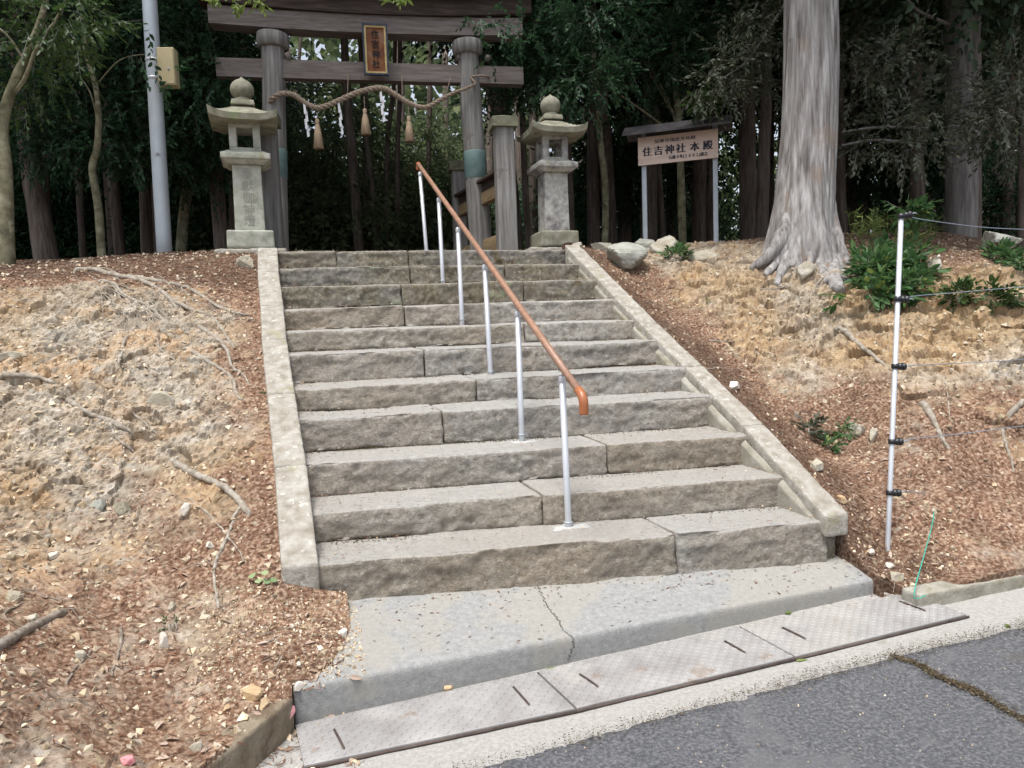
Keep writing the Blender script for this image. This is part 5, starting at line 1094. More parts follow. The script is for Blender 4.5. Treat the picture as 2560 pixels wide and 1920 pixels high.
# foliage fringe hanging into the top edge
for i, (pts, D, lb) in enumerate((([(600, 5), (640, -15), (650, 12)], 4.6, 'yellow-green leaves hanging into the top edge left of the plaque'), ([(985, 2), (1000, -10)], 4.6, 'small yellow-green leaf tuft hanging at the top edge right of the plaque'), ([(520, 0), (545, -12)], 4.8, 'yellow-green leaf tuft at the top edge above the left lantern'))):
    t = empty('hanging_twig', PD(pts[0], D), lb, 'twig', 'leafy twigs at the top edge'); mb = MB(); mt = MB()
    foliage(mb, [(PD(q, D), (.035, .04, .02)) for q in pts], .042, 5, 1900, .3, 50+i, .42, mbt=mt, tlen=1.1); mb.build('leaves', M['leafyellow'], t); mt.tube([PD(pts[0], D), PD((pts[0][0]+30, -60), D), PD((pts[0][0]+80, -160), D+.2), PD((pts[0][0]+150, -420), D+1.6), PD((pts[0][0]+200, -700), D+3.0)], [.002, .004, .005, .012, .02], 6, sub=4); mt.build('stem', M['barkgrey'], t)

# further trees filling the wood: trunk and crown each
lbs = ['dim cedar trunk deep in the dark wood on the left', 'dim cedar trunk deep in the dark wood on the right', 'dim cedar trunk deep in the wood behind the gate']
k = 0; spots = []
rf = np.random.RandomState(21)
for row, (D0_, step) in enumerate(((11.5, 210), (14, 150), (17.5, 118), (22, 92))):
    x = -260+rf.uniform(0, 100)
    while x < 2800:
        xx = x+rf.uniform(-.3, .3)*step; D_ = D0_+rf.uniform(-1.2, 1.2)
        if not (650 < xx < 1180) or (row == 3 and rf.rand() < .5): spots.append((xx, D_, row))
        x += step
MARK = [(-9e3, 'at the left edge'), (60, 'behind the pale forked tree'), (165, 'behind the dark leaning trunk'), (250, 'behind the crooked pale tree'), (335, 'left of the steel pole'), (400, 'behind the steel pole'), (470, 'right of the steel pole'), (560, 'behind the left lantern'), (640, 'behind the left gate pillar'),
        (760, 'through the left part of the gate'), (900, 'through the middle of the gate'), (1050, 'through the right part of the gate'), (1180, 'behind the right gate pillar'), (1280, 'behind the right support post'), (1390, 'behind the right lantern'), (1500, 'right of the right lantern'), (1600, 'behind the left sign post'), (1700, 'behind the shrine sign'), (1790, 'behind the right sign post'), (1880, 'left of the big pale trunk'), (2020, 'behind the big pale trunk'), (2150, 'right of the big pale trunk'), (2260, 'behind the top of the fence pole'), (2400, 'behind the tall grey trunk'), (2500, 'right of the tall grey trunk'), (2620, 'at the right edge')]
def where(x): return min(MARK, key=lambda m: abs(m[0]-x) if m[0] > -999 else abs(-40-x))[1]
seen = {}
for xx, D_, row in spots:
    dx = rf.uniform(-14, 14); w_ = rf.uniform(.2, .34)/D_*FPX
    L_ = ('nearest dim cedar ', 'second row dim cedar ', 'deeper dark cedar ', 'farthest faint cedar ')[row]+where(xx)
    seen[L_] = seen.get(L_, 0)+1
    if seen[L_] > 1: L_ += ', standing more to the right' if seen[L_] == 2 else ', the rightmost there'
    tree([(xx, 640), (xx+dx*.5, 380), (xx+dx, 120)], D_, (w_, w_*.72), 'barkbrown', L_, 'cedar_tree', group='cedars deep in the wood', up=rf.uniform(7.2, 10.5), crown=not (430 < xx < 1400) and ((row in (1, 2) and rf.rand() < .75) or rf.rand() < .3))
# overhead canopy trees off to the sides and just above the frame
for i, (x, y, z) in enumerate([(-3.2, 5.2, 6.6), (-.8, 5.4, 6.9), (1.6, 5.8, 7.2), (3.9, 6.0, 7.0), (6.4, 6.4, 6.8), (-5.5, 5.5, 6.6), (9, 6.5, 7), (.3, 7.6, 7.8), (2.9, 8.2, 7.6), (-2.4, 8.0, 7.4), (5.6, 8.8, 7.6), (-5, 8.4, 7.4), (8.6, 9.6, 7.6), (-8, 8, 7), (11.5, 9, 7)]):
    s0 = [(-6, 7.5), (-4.2, 7.4), (3.6, 8.2), (5.2, 8), (6.9, 8), (-7, 7.5), (10.2, 8), (-.6, 10.5), (3.4, 10.8), (-2.9, 10.2), (6, 10.6), (-5.6, 10.2), (9, 11), (-9.5, 9.5), (12.4, 10)][i]
    t = empty('cedar_tree', (s0[0], s0[1], 1.9), 'arching canopy cedar '+where(proj((s0[0], s0[1], 2.2))[0])+(', near one' if i < 7 else ', far one')+{0: ', the inner one', 5: ', the outer one', 11: ', the inner one', 13: ', the outer one'}.get(i, ''), 'tree', 'canopy cedars at the forest edge')
    mb = MB(); mb.tube(np.array([(s0[0], s0[1], 1.9), (s0[0]*.8+x*.2, s0[1]*.8+y*.2, 4.6), (x, y, z)]), [.14, .11, .06], 12, .012, i, sub=6, frq=7, stretch=3); mb.build('trunk', M['barkbrown'], t)
    o = bpy.data.objects.new('crown', CROWNS[i % 3]); COL.objects.link(o); o.parent = t; o.location = (x-s0[0], y-s0[1], z-1.9+1.6); o.rotation_euler = (0, 0, i*1.3); o.scale = (1.2, 1.1, .75)
# evergreen understorey
for i in range(34):
    xx = rf.uniform(-150, 2700); D_ = rf.uniform(13, 21)
    side = 'left' if xx < 640 else ('right' if xx > 1230 else 'middle')
    g = PD((xx, 560), D_); light = 680 < xx < 1120
    zc_ = rf.uniform(2.6, 5.2) if not light else rf.uniform(2.6, 4.4)
    lb = ('olive green' if light else 'dark evergreen')+(' near' if D_ < 15.5 else (' farther' if D_ < 18 else ' remote'))+' undergrowth bush '+where(xx)
    seen[lb] = seen.get(lb, 0)+1
    if seen[lb] > 1: lb += ', a '+('larger' if seen[lb] == 2 else 'third')+' one'
    t = empty('evergreen_bush', (g[0], g[1], 2.0), lb, 'bush', 'undergrowth in the wood')
    o = bpy.data.objects.new('foliage', (BUSHL if light else BUSH)[i % 2]); COL.objects.link(o); o.parent = t; o.location = (0, 0, zc_-2.0); o.rotation_euler = (0, 0, rf.uniform(0, 6)); s = rf.uniform(.9, 1.5); o.scale = (s, s, s)
    mb = MB(); mb.tube([(0, 0, -.1), (.1, 0, .8), (0, .1, zc_-2.0)], [.05, .04, .02], 8, sub=3); so_ = mb.build('stem', M['barkbrown'], None); so_.parent = t
# far woods closing the view
rs = np.random.RandomState(31); n = 80000; a = rs.uniform(-1.15, 1.15, n); Dw = rs.uniform(25, 36, n); zz = rs.uniform(1.0, 1, n)
Zw = 1.5+rs.rand(n)**1.1*17
Pw = CC[None]+FW*[1, 1, 0]*Dw[:, None]+RT*[1, 1, 0]*(a*Dw)[:, None]; Pw[:, 2] = Zw
kk = fbm(Pw, .33, 2, 3)+.12*fbm(Pw, 1.1, 2, 8) > -.26-.2*(Zw < 4)+.025*np.clip(Zw-6, 0, 9); Pw = Pw[kk]; n = len(Pw)
topw = 13.5+(Pw-CC)@FW*0+np.clip(((Pw-CC)@FW)-25, 0, 20)*1.15+2.2*fbm(Pw*[1, 1, 0], .25, 2, 12); kk = Pw[:, 2] < topw; Pw = Pw[kk]; n = len(Pw)
mb = MB(); leaves(mb, Pw, unit(rs.randn(n, 3)+[0, 0, -.4]), unit(rs.randn(n, 3)+[0, -.5, .5]), rs.uniform(.28, .6, n), rs.uniform(.2, .36, n)); tag(mb.build('far_woods', M['leafback']), kind='stuff')
# low dark roof glimpsed at the far end of the path
rr2 = PD((755, 622), 17.0); t = empty('shrine_roof', [rr2[0], rr2[1], 2.0], 'low blue-black tiled roof glimpsed beyond the top step under the gate', 'small building')
w2 = 76*17/FPX; zt_ = rr2[2]
mb = MB(); mb.box([rr2[0], rr2[1]+.8, (2.0+zt_)/2-.05], (w2*.8, 1.2, zt_-2.05)); mb.build('wall', M['wooddark'], t)
mb = MB(); V = [(-1, 0, -.05), (1, 0, -.05), (.92, .8, .1), (-.92, .8, .1), (1, 1.6, -.05), (-1, 1.6, -.05)]; V = [(rr2[0]+x*w2/2, rr2[1]+y, zt_+z) for x, y, z in V]+[(rr2[0]+x*w2/2, rr2[1]+y, zt_+z-.05) for x, y, z in V]
mb.add(V, [(0, 1, 2, 3), (3, 2, 4, 5), (9, 8, 7, 6), (11, 10, 8, 9), (0, 6, 7, 1), (1, 7, 8, 2), (2, 8, 10, 4), (4, 10, 11, 5), (5, 11, 9, 3), (3, 9, 6, 0)]); mb.build('roof', M['roofblue'], t, smooth=False)
# ---------------------------------------------------------------- roots, sticks, stones
def z5(l): return [(x/2.3697, 600+y/2.3697) for x, y in l]
def z6(l): return [(x/2.4578, 1250+y/2.4578) for x, y in l]
def z3(l): return [(1900+x/2.074, 500+y/2.074) for x, y in l]
def laid(pts, r0, r1, name, label, cat, m='root', group=None, lift=.2, seed=0, forks=(), wob=.004):
    Pq = []
    q, _ = smooth_path(np.array(pts, float), np.ones(len(pts)), 5)
    rs = np.random.RandomState(seed)
    for i, p in enumerate(q):
        Pq.append(hit(p))
    Pq = np.array(Pq)
    for _ in range(2): Pq[1:-1] = (Pq[:-2]+2*Pq[1:-1]+Pq[2:])/4
    n = len(Pq); r0 *= 1.5; r1 *= 1.6; R = np.linspace(r0, r1, n)*(1+.25*vn(np.stack([np.arange(n)*.7, 0*np.arange(n)+seed, 0*np.arange(n)], -1), .6, seed))
    up = unit(np.array([0, -.5, 1.])); Pq = Pq+up*(R*lift)[:, None]+rs.uniform(-wob, wob, (n, 3)); Pq[0] -= up*r0*1.2; Pq[-1] -= up*r1*1.6
    mb = MB(); mb.tube(Pq, R, 9, r0*.22, seed, sub=3, frq=45)
    for fp, a, b in forks:
        F_ = np.array([hit(p) for p in smooth_path(np.array(fp, float), np.ones(len(fp)), 4)[0]]); F_ += up*a*lift; mb.tube(F_, np.linspace(a, b, len(F_)), 7, a*.2, seed+1, sub=3, frq=45)
    return tag(mb.build(name, M[m]), label, cat, group)
G1 = 'bare roots on the left bank'
roots = [
 (z5([(440, 185), (540, 178), (700, 215), (860, 250), (980, 320), (1050, 415)]), .017, .008, 'thickest pale root curving over the top of the left bank', [(z5([(540, 178), (620, 168), (700, 200)]), .008, .004)]),
 (z5([(740, 212), (900, 240), (1050, 270), (1150, 300), (1290, 395), (1400, 435), (1480, 445)]), .013, .005, 'long root running from the bank top towards the left curb, uppermost', [(z5([(1215, 305), (1255, 350), (1262, 385)]), .003, .002)]),
 (z5([(590, 240), (680, 262), (740, 330), (860, 385), (920, 430), (1000, 505)]), .010, .006, 'root snaking below the thickest root at the top of the left bank', []),
 (z5([(1010, 350), (1100, 400), (1230, 445), (1290, 490), (1340, 570), (1385, 635)]), .010, .005, 'root bending down beside the dark litter near the left curb', []),
 (z5([(1170, 510), (1280, 580), (1350, 660), (1370, 750), (1440, 800), (1480, 860)]), .011, .004, 'root dropping steeply into the gully beside the left curb', [(z5([(1130, 490), (1180, 560), (1215, 620), (1205, 680)]), .004, .002)]),
 (z5([(1090, 635), (1200, 700), (1300, 760), (1380, 830), (1400, 920), (1440, 950)]), .010, .005, 'root edging the right side of the rocky bulge on the left bank', []),
 (z5([(400, 940), (510, 1025), (640, 1070), (700, 1100), (785, 1140)]), .012, .009, 'forked grey root in the middle of the left bank', [(z5([(650, 1085), (690, 1170), (740, 1215), (790, 1255)]), .009, .006)]),
 (z5([(1010, 1300), (1150, 1390), (1300, 1450), (1400, 1530), (1480, 1630)]), .013, .010, 'stout pale root slanting down near the foot of the left curb', []),
 (z6([(1490, 30), (1440, 100), (1410, 200), (1350, 320), (1315, 420), (1325, 560), (1345, 660)]), .007, .005, 'wiggly root hanging down from the stout pale root to the clover', [(z6([(1335, 405), (1200, 395), (1100, 440)]), .003, .002)]),
 (z6([(1170, -10), (1300, 110), (1400, 230), (1460, 300), (1515, 400)]), .0032, .002, 'thin straight rootlet crossing the wiggly root', []),
 (z5([(755, 560), (725, 650), (690, 780)]), .007, .006, 'short dark upright root stub on the left bank', []),
 (z5([(0, 812), (120, 800), (220, 818), (330, 845)]), .014, .006, 'faint dusty root half buried at the left edge', []),
 (z5([(910, 610), (1000, 690), (1120, 760), (1210, 850)]), .004, .002, 'thin brown rootlet above the rocky bulge', []),
 (z5([(680, 950), (760, 1000), (850, 1080), (930, 1150)]), .004, .002, 'pale hair root right of the forked grey root', []),
 (z5([(600, 315), (650, 350), (705, 405)]), .004, .003, 'short white rootlet under the bank top', [])]
for i, (p, a, b, lb, fk) in enumerate(roots): laid(p, a, b, 'bare_root', lb, 'root', group=G1, seed=i, forks=fk)
mF = MB(); rq = np.random.RandomState(17)
for i in range(44):
    x0, y0 = rq.uniform(180, 470), rq.uniform(676, 760); L = rq.uniform(60, 190); an = rq.uniform(.25, 1.0); P_ = []
    for k in range(8):
        P_.append(hit((x0, y0))); an += rq.uniform(-.22, .30); x0 += L/7*math.cos(an); y0 += L/7*math.sin(an)
        if x0 > 640-.0*y0 or an > 1.7: break
    if len(P_) < 4: continue
    P_ = np.array(P_); r_ = rq.uniform(.0022, .0062); P_[1:-1] = (P_[:-2]+2*P_[1:-1]+P_[2:])/4; P_[:, 2] += r_*.5; P_[0, 2] -= r_*2; P_[-1, 2] -= r_*2
    mF.tube(P_, np.linspace(r_, r_*.4, len(P_)), 6, r_*.25, i, sub=6, frq=45)
tag(mF.build('fine_roots', M['root']), kind='stuff')
laid(z6([(-40, 915), (100, 840), (230, 765), (400, 682)]), .013, .010, 'fallen_branch', 'straight grey fallen branch lying at the lower left edge', 'branch', 'stick', seed=31, wob=.001)
G2 = 'dry sticks on the lower left bank'
for i, (p, r, lb) in enumerate(((z6([(745, 780), (735, 900), (710, 990), (680, 1080)]), .005, 'curved dry stick standing out of the soil right of the fallen branch'), (z6([(575, 920), (520, 975), (450, 1050), (400, 1160)]), .004, 'dry stick below the fallen branch, bent like a bow'), (z6([(0, 720), (120, 640), (240, 620)]), .003, 'thin twig above the fallen branch'), (z6([(1690, 855), (1640, 875), (1590, 890)]), .003, 'short pale twig near the left edge of the slab'), (z6([(1740, 950), (1680, 1050), (1620, 1110)]), .003, 'little bundle of dark twigs beside the slab corner'))):
    laid(p, r, r*.6, 'dry_stick', lb, 'stick', 'stick', G2, seed=40+i)
G3 = 'roots on the right bank'
for i, (p, a, b, lb) in enumerate(((z3([(380, 370), (320, 410), (275, 480), (255, 560)]), .006, .004, 'thin root looping below the big pale tree'), (z3([(400, 660), (460, 700), (520, 760), (600, 820), (680, 885)]), .018, .006, 'big pale split root slanting behind the fence pole'), (z3([(840, 1050), (890, 1130), (930, 1210), (980, 1290)]), .017, .006, 'pale root right of the middle of the fence pole'), (z3([(1369, 1040), (1320, 1085), (1285, 1125)]), .014, .01, 'stubby pale root end at the right edge'), (z3([(1255, 1180), (1270, 1260), (1300, 1340), (1315, 1410)]), .007, .004, 'thin upright root near the right edge'), (z3([(0, 465), (70, 460), (140, 452)]), .006, .004, 'thin root at the tree foot running left'), (z3([(960, 940), (975, 1040), (985, 1140)]), .004, .003, 'dark thin root hanging between two twine strands'))):
    laid(p, a, b, 'bare_root', lb, 'root', group=G3, seed=60+i)
laid([(1772, 853), (1810, 855), (1862, 851)], .006, .004, 'dry_stick', 'straight dark stick lying in the needles of the right gully', 'stick', 'stick', seed=71)
laid([(1737, 935), (1790, 920), (1850, 925), (1870, 935)], .004, .002, 'dry_stick', 'thin arched twig above the pale flat stone on the right', 'stick', 'stick', seed=72)
def stone(q, w, h, m, label, seed, sink=.4, group=None, d=.8, name='stone'):
    p = hit(q); k = mpp(p); mb = MB(); rock(mb, p+np.array([0, .0, h*k*.5*(1-2*sink)]), (w*k/2*1.25, w*k/2*d, h*k/2*1.3), seed, n=3); return tag(mb.build(name, m, smooth=False), label, 'stone', group)
S_ = [((613, 664), 42, 40, 'rockpale', 'pale block stone wedged beside the top of the left curb', .3), ((244, 1262), 38, 32, 'rockgreen', 'light grey angular stone low on the left bank', .56), ((305, 1275), 44, 42, 'rockpale', 'rounded cream stone embedded right of the angular grey one', .56), ((466, 1280), 22, 30, 'rockwhite', 'small upright white stone under the stout root', .2), ((524, 1368), 28, 20, 'rockwhite', 'small white stone left of the wiggly root', .2),
 ((407, 1620), 20, 40, 'rockwhite', 'long white pebble standing on the lower left bank', .1), ((625, 1738), 44, 36, 'rockorange', 'orange angular stone near the left corner of the slab', .25), ((662, 1764), 32, 24, 'rockorange', 'rounded orange pebble just below the angular orange stone', .2), ((744, 1724), 26, 18, 'rockwhite', 'white pebble on the left corner of the landing slab', .1), ((566, 1775), 22, 18, 'rockorange', 'small orange pebble above the left kerb', .2), ((490, 1873), 24, 22, 'rockpale', 'cream pebble on the soil behind the left kerb', .2),
 ((430, 1524), 24, 22, 'rockpale', 'pinkish pale stone in the middle of the lower left bank', .3), ((35, 1495), 40, 34, 'rockpale', 'pale stone at the left edge above the fallen branch', .3), ((85, 1552), 34, 24, 'rockpale', 'pale stone resting against the fallen branch', .2), ((130, 1392), 26, 18, 'rockwhite', 'small white stone in a loose cluster on the lower left', .2), ((857, 1586), 28, 16, 'rockwhite', 'flat white pebble at the soil edge on the slab', .1), ((720, 1795), 40, 30, 'pink', 'pink painted stone beside the left end of the drain covers', .2), ((322, 1908), 36, 20, 'pink', 'pink painted stone at the bottom edge', .2), ((748, 1665), 18, 14, 'rockwhite', 'small white pebble left of the slab', .1), ((1122, 1722), 22, 12, 'rockorange', 'orange crumb of stone lying on the drain cover edge', .1),
 ((200, 1640), 30, 22, 'rockpale', 'buried cream stone under the bow-shaped stick', .35), ((395, 1000), 60, 40, 'rockpale', 'broad cream rock in the bulge of the left bank', .56), ((30, 890), 60, 24, 'rockpale', 'flat pale rock at the left edge of the bank', .56), 
 ((1560, 660), 132, 62, 'rockgreen', 'large greenish grey boulder right of the top of the stairs', .3), ((1606, 628), 60, 36, 'rockgreen', 'grey stone behind the large greenish boulder', .2), ((1662, 630), 74, 46, 'rockpale', 'pale stone left of the small green sapling', .2), ((1508, 628), 60, 26, 'kerb', 'squared grey stone at the plateau edge next to the top step', .2), ((1440, 626), 40, 22, 'kerb', 'squared stone at the upper end of the right curb', .2), ((1758, 652), 62, 36, 'rockpale', 'pale stone right of the green sapling', .3), ((1998, 654), 50, 44, 'rockgreen', 'light grey stone between the roots of the big pale tree', .25), ((2012, 684), 56, 40, 'rockpale', 'cream rounded stone under the light grey one at the tree foot', .3), 
 ((1834, 972), 44, 18, 'rockwhite', 'flat pale stone lying against the right curb', .1), ((2144, 1078), 46, 30, 'rockpale', 'cream stone above the middle of the right slope', .25), ((2182, 1095), 28, 38, 'rockpale', 'pale block stone left of the fence pole', .25), ((2104, 1253), 28, 20, 'rockorange', 'cream yellow stone near the lower end of the right curb', .15), ((2040, 1172), 40, 34, 'rockpale', 'yellowish stone embedded above the lower right curb', .3), ((2222, 1418), 22, 16, 'rockwhite', 'white pebble by the fence pole foot', .1), ((2238, 1448), 30, 24, 'rockpale', 'cream stone at the corner of slab and right kerb', .15), ((2178, 1385), 20, 14, 'rockwhite', 'white pebble at the right corner of the slab', .1),
 ((2505, 612), 130, 52, 'rockgreen', 'long grey boulder on top of the right bank', .3), ((2335, 672), 60, 36, 'rockpale', 'pinkish flat stone right of the shrub', .3), ]
for i, (q, w_, h_, m_, lb, sk) in enumerate(S_): stone(q, w_, h_, M[m_], lb, 300+i, sk+.08, 'stones on the banks')

# ---------------------------------------------------------------- plants on the banks
def plant(name, cl, ll, per, dens, label, m, seed, cat='plant', wr=.42, group=None, droop=.1, stems=6, base=None, tlen=1.7):
    c0 = np.mean([c for c, r in cl], axis=0); b = np.array(base) if base is not None else c0-[0, 0, cl[0][1][2]]
    t = empty(name, b, label, cat, group); mb = MB(); mt = MB(); foliage(mb, cl, ll, per, dens, droop, seed, wr, mbt=mt, tlen=tlen); mb.build('leaves', M[m], t)
    rs = np.random.RandomState(seed)
    for k in range(stems):
        c, r = cl[rs.randint(len(cl))]; e = c+rs.uniform(-.5, .5, 3)*r; mt.tube([b-[0, 0, .03], (b+e)/2+rs.uniform(-.02, .02, 3), e], [.005, .004, .002], 6, sub=3)
    mt.build('stems', M['root'], t); return t
def pc_(q, toward=.12, up=0): h_ = hit(q); d = unit(CC-h_); return h_+d*toward+np.array([0, 0, up])
cl = [(pc_(q, .16), (r*.72, r*.65, r*.5)) for q, r in (((2150, 722), .12), ((2190, 685), .14), ((2245, 675), .14), ((2165, 660), .12), ((2215, 725), .13), ((2275, 712), .11), ((2285, 655), .10), ((2130, 745), .07), ((2215, 640), .10), ((2305, 690), .07), ((2255, 630), .08))]
plant('glossy_shrub', cl, .088, 6, 1700, 'broad glossy green shrub beside the big pale tree, behind the fence pole', 'leafshrub', 3, 'shrub', .44, droop=-.1, base=hit((2220, 770)))
for i, (q, r, lb, m_, ll) in enumerate((((1692, 648), .085, 'small bright green sapling among the stones beside the large boulder', 'leafshrub', .055), ((2500, 650), .075, 'low green shrub in front of the long grey boulder', 'leafshrub', .06), ((2545, 672), .06, 'low green shrub at the right edge below the long boulder', 'leafshrub', .06), ((2400, 745), .075, 'small dull green plant above the second twine', 'leafmid', .05), ((2500, 755), .075, 'dark low shrub at the right edge under the second twine', 'leafmid', .06), ((2270, 530), .11, 'upright leafy plant rising behind the top of the fence pole', 'leafshrub', .075), ((1990, 1035), .035, 'wilted brownish green tuft in the right litter, upper', 'leafgrey', .05), ((2025, 1080), .038, 'wilted brownish green tuft in the right litter, lower', 'leafgrey', .05), ((2115, 1085), .035, 'tiny green seedling left of the cream stone', 'leafshrub', .035), ((2075, 1115), .035, 'tiny green seedling below the wilted tufts', 'leafshrub', .035), ((2022, 645), .028, 'yellow-green seedling beside the stones at the tree foot', 'leafyellow', .04), ((1775, 755), .02, 'tiny green sprout on the right bank below the sign', 'leafyellow', .025), ((430, 1568), .03, 'small dark green moss-like plant on the lower left bank', 'leafmid', .016))):
    c = pc_(q, r*.5, r*.3); plant('small_plant', [(c, (r, r, r*.8))], ll, 6, 2600*min(1, .05/r)+900, lb, m_, 80+i, 'plant', .46, 'small plants on the banks', -.3, 4, base=hit((q[0], q[1]+8)))
# dwarf bamboo grass by the tree
t = empty('bamboo_grass', hit((2180, 610)), 'yellow-green dwarf bamboo grass growing between the big tree and the fence pole', 'bamboo grass'); rs = np.random.RandomState(8); mb = MB(); mt = MB()
B0, A0, N0, L0, W0 = [], [], [], [], []
for k in range(85):
    q = (rs.uniform(2125, 2340), rs.uniform(585, 625)); b = hit(q); h_ = rs.uniform(.08, .3)*(1.2 if q[0] < 2260 else .7); tp = b+np.array([rs.uniform(-.1, .1), rs.uniform(-.1, .05), h_]); mt.tube([b, (b+tp)/2+rs.uniform(-.01, .01, 3), tp], .0018, 4)
    for j in range(5): f_ = rs.uniform(.4, 1); B0.append(b+(tp-b)*f_); A0.append([rs.uniform(-1, 1), rs.uniform(-1, .6), rs.uniform(-.2, .8)]); N0.append([rs.randn()*.5, rs.randn()*.5-.2, 1]); L0.append(rs.uniform(.06, .12)); W0.append(rs.uniform(.010, .018))
leaves(mb, np.array(B0), np.array(A0), np.array(N0), np.array(L0), np.array(W0)); mb.build('leaves', M['grass'], t); mt.build('stalks', M['grass'], t)
# round-leaved clover-like sprout
q0 = hit((655, 1452)); t = empty('round_leaved_sprout', q0, 'five-leaved pale green sprout left of the foot of the left curb', 'plant'); mb = MB()
for k, (dx, dy) in enumerate(((-24, -6), (-8, 6), (8, -14), (14, 8), (30, 4))):
    c = q0+RT*dx*mpp(q0)-FW*.0-UP*dy*mpp(q0)+np.array([0, -.015, .018]); n = 12; r_ = .017; nm = unit(np.array([.2*(k-2), -.5, 1.])); sx = unit(np.cross(nm, [0, 1, 0])); sy = np.cross(nm, sx)
    V = [c]+[c+sx*math.cos(a)*r_+sy*math.sin(a)*r_*.85+nm*.002*math.cos(2*a) for a in np.arange(n)*2*math.pi/n]; mb.add(V, [(0, j+1, (j+1) % n+1) for j in range(n)])
mb.build('leaves', M['cloverleaf'], t); mb = MB()
for k in range(5): mb.tube([q0-[0, 0, .01], q0+np.array([(k-2)*.009, -.01, .016])], .0012, 5)
mb.build('stems', M['cloverleaf'], t)
# fallen leaves one can tell apart
def fallen(q, L, W, ang, m, label, seed=0):
    p = hit(q)+np.array([0, -.003, .006]); nn = unit(np.array([.1, -.3, 1.])); a = np.array([[math.cos(ang), math.sin(ang), .12]]); mb = MB(); leaves(mb, p[None]-a*L/2, a, nn[None], np.array([L]), np.array([W]), .12); return tag(mb.build('fallen_leaf', M[m]), label, 'leaf', 'fallen leaves')
for i, (q, L, W, an, m_, lb) in enumerate((((660, 983), .05, .018, -.2, 'leafmid', 'blue-green fallen leaf beside the left curb'), ((345, 1682), .06, .02, .4, 'deadleaf', 'pale curled leaf on the lower left bank, left of a pair'), ((388, 1676), .06, .022, .1, 'deadleaf', 'pale oval leaf on the lower left bank, right of a pair'), ((590, 1497), .05, .02, .5, 'deadleaf', 'dry leaf below the wiggly root'), ((772, 1608), .055, .02, .1, 'deadleaf', 'pale dry leaf in the gravel near the slab'), ((520, 1872), .06, .018, .7, 'deadleaf', 'dry leaf behind the left kerb'), ((1378, 1674), .075, .018, .15, 'grass', 'long pale green leaf on the middle drain cover edge'), ((1909, 1616), .06, .014, .1, 'grass', 'narrow pale leaf on the right drain cover'), ((2004, 1652), .06, .013, -.2, 'grass', 'narrow pale leaf on the gutter below the right drain cover'), ((1970, 1532), .045, .026, .1, 'leafyellow', 'olive round leaf at the foot of the slab edge'), ((2518, 1566), .04, .025, .5, 'leafyellow', 'yellow leaf on the gutter edge at the far right'), ((1618, 757), .05, .025, .8, 'deadleaf', 'tan dry leaf next to the upper right curb'), ((1612, 722), .04, .02, -.5, 'grass', 'pale green leaf in the dark litter by the upper right curb'), ((1790, 1180), .03, .015, .3, 'litter', 'small dark brown leaf on the second lowest step'), ((757, 1018), .05, .02, .4, 'litter', 'brown leaf lying on the step beside the left curb'), ((852, 1376), .05, .02, .3, 'litter', 'brown leaf scrap on the lowest step near the left curb'), ((713, 1067), .06, .015, -.6, 'litter', 'brown needle spray lying on the left curb'), ((235, 1355), .07, .02, .7, 'deadleaf', 'long grey dry leaf on the left bank below the grey stone'), ((2270, 735), .05, .02, .2, 'leafyellow', 'yellow leaf under the shrub edge'), ((2215, 1150), .06, .022, -.4, 'deadleaf', 'large dry leaf left of the fence pole'))): fallen(q, L, W, an, m_, lb)

# ---------------------------------------------------------------- needle litter, gravel, twigs (uncountable)
rs = np.random.RandomState(12)
def scatter(n, box, dens):
    x0, x1, y0, y1 = box; X = rs.uniform(x0, x1, n); Y = rs.uniform(y0, y1, n); P, Nn = [], []
    for x, y in zip(X, Y):
        r = BV.ray_cast(Vector((x, y, 6)), Vector((0, 0, -1)), 20)
        if r[0] is not None and r[1][2] > .05: P.append(r[0][:]); Nn.append(r[1][:])
    P, Nn = np.array(P), np.array(Nn); k = rs.rand(len(P)) < dens(P, Nn); return P[k], Nn[k]
def inL(p): return p[0] < -.17-.055*p[1] or p[1] < -.05 and p[0] < .12
def litd(p, nn):
    l = np.where(p[:, 0] < 1, litL(p, None), litR(p, None))
    return .07+.93*np.clip(l-.18, 0, 1)*1.15
mL, mD, mT, mG, mGo = MB(), MB(), MB(), MB(), MB()
for box, n in (((-3.6, .1, -1.6, 4.2), 44000), ((2.7, 7.2, -.6, 5.2), 34000)):
    P, Nn = scatter(n, box, litd); k = len(P)
    a = rs.uniform(0, 6.28, k); A = np.stack([np.cos(a), np.sin(a), rs.uniform(-.1, .25, k)], 1); A = unit(A-Nn*(A*Nn).sum(1)[:, None]+Nn*rs.uniform(-.05, .3, k)[:, None])
    leaves(mL, P+Nn*.004, A, unit(Nn+rs.randn(k, 3)*.4), rs.uniform(.014, .05, k), rs.uniform(.002, .006, k), .1)
    P, Nn = scatter(n//24, box, litd); k = len(P); a = rs.uniform(0, 6.28, k); A = np.stack([np.cos(a), np.sin(a), 0*a], 1); A = unit(A-Nn*(A*Nn).sum(1)[:, None]+Nn*.15)
    leaves(mD, P+Nn*.008, A, unit(Nn+rs.randn(k, 3)*.5), rs.uniform(.025, .055, k), rs.uniform(.010, .02, k), .25)
    P, Nn = scatter(n//45, box, lambda p, q: .25+.7*litd(p, q)); 
    for p, q in zip(P, Nn):
        a = rs.uniform(0, 6.28); d = np.array([math.cos(a), math.sin(a), rs.uniform(-.2, .3)]); d -= q*(d@q)*.9; L = rs.uniform(.04, .17); b = p+q*.004; mT.tube([b, b+d*L*.5+q*rs.uniform(0, .012), b+d*L-q*.003], rs.uniform(.0008, .0022), 4, sub=2)
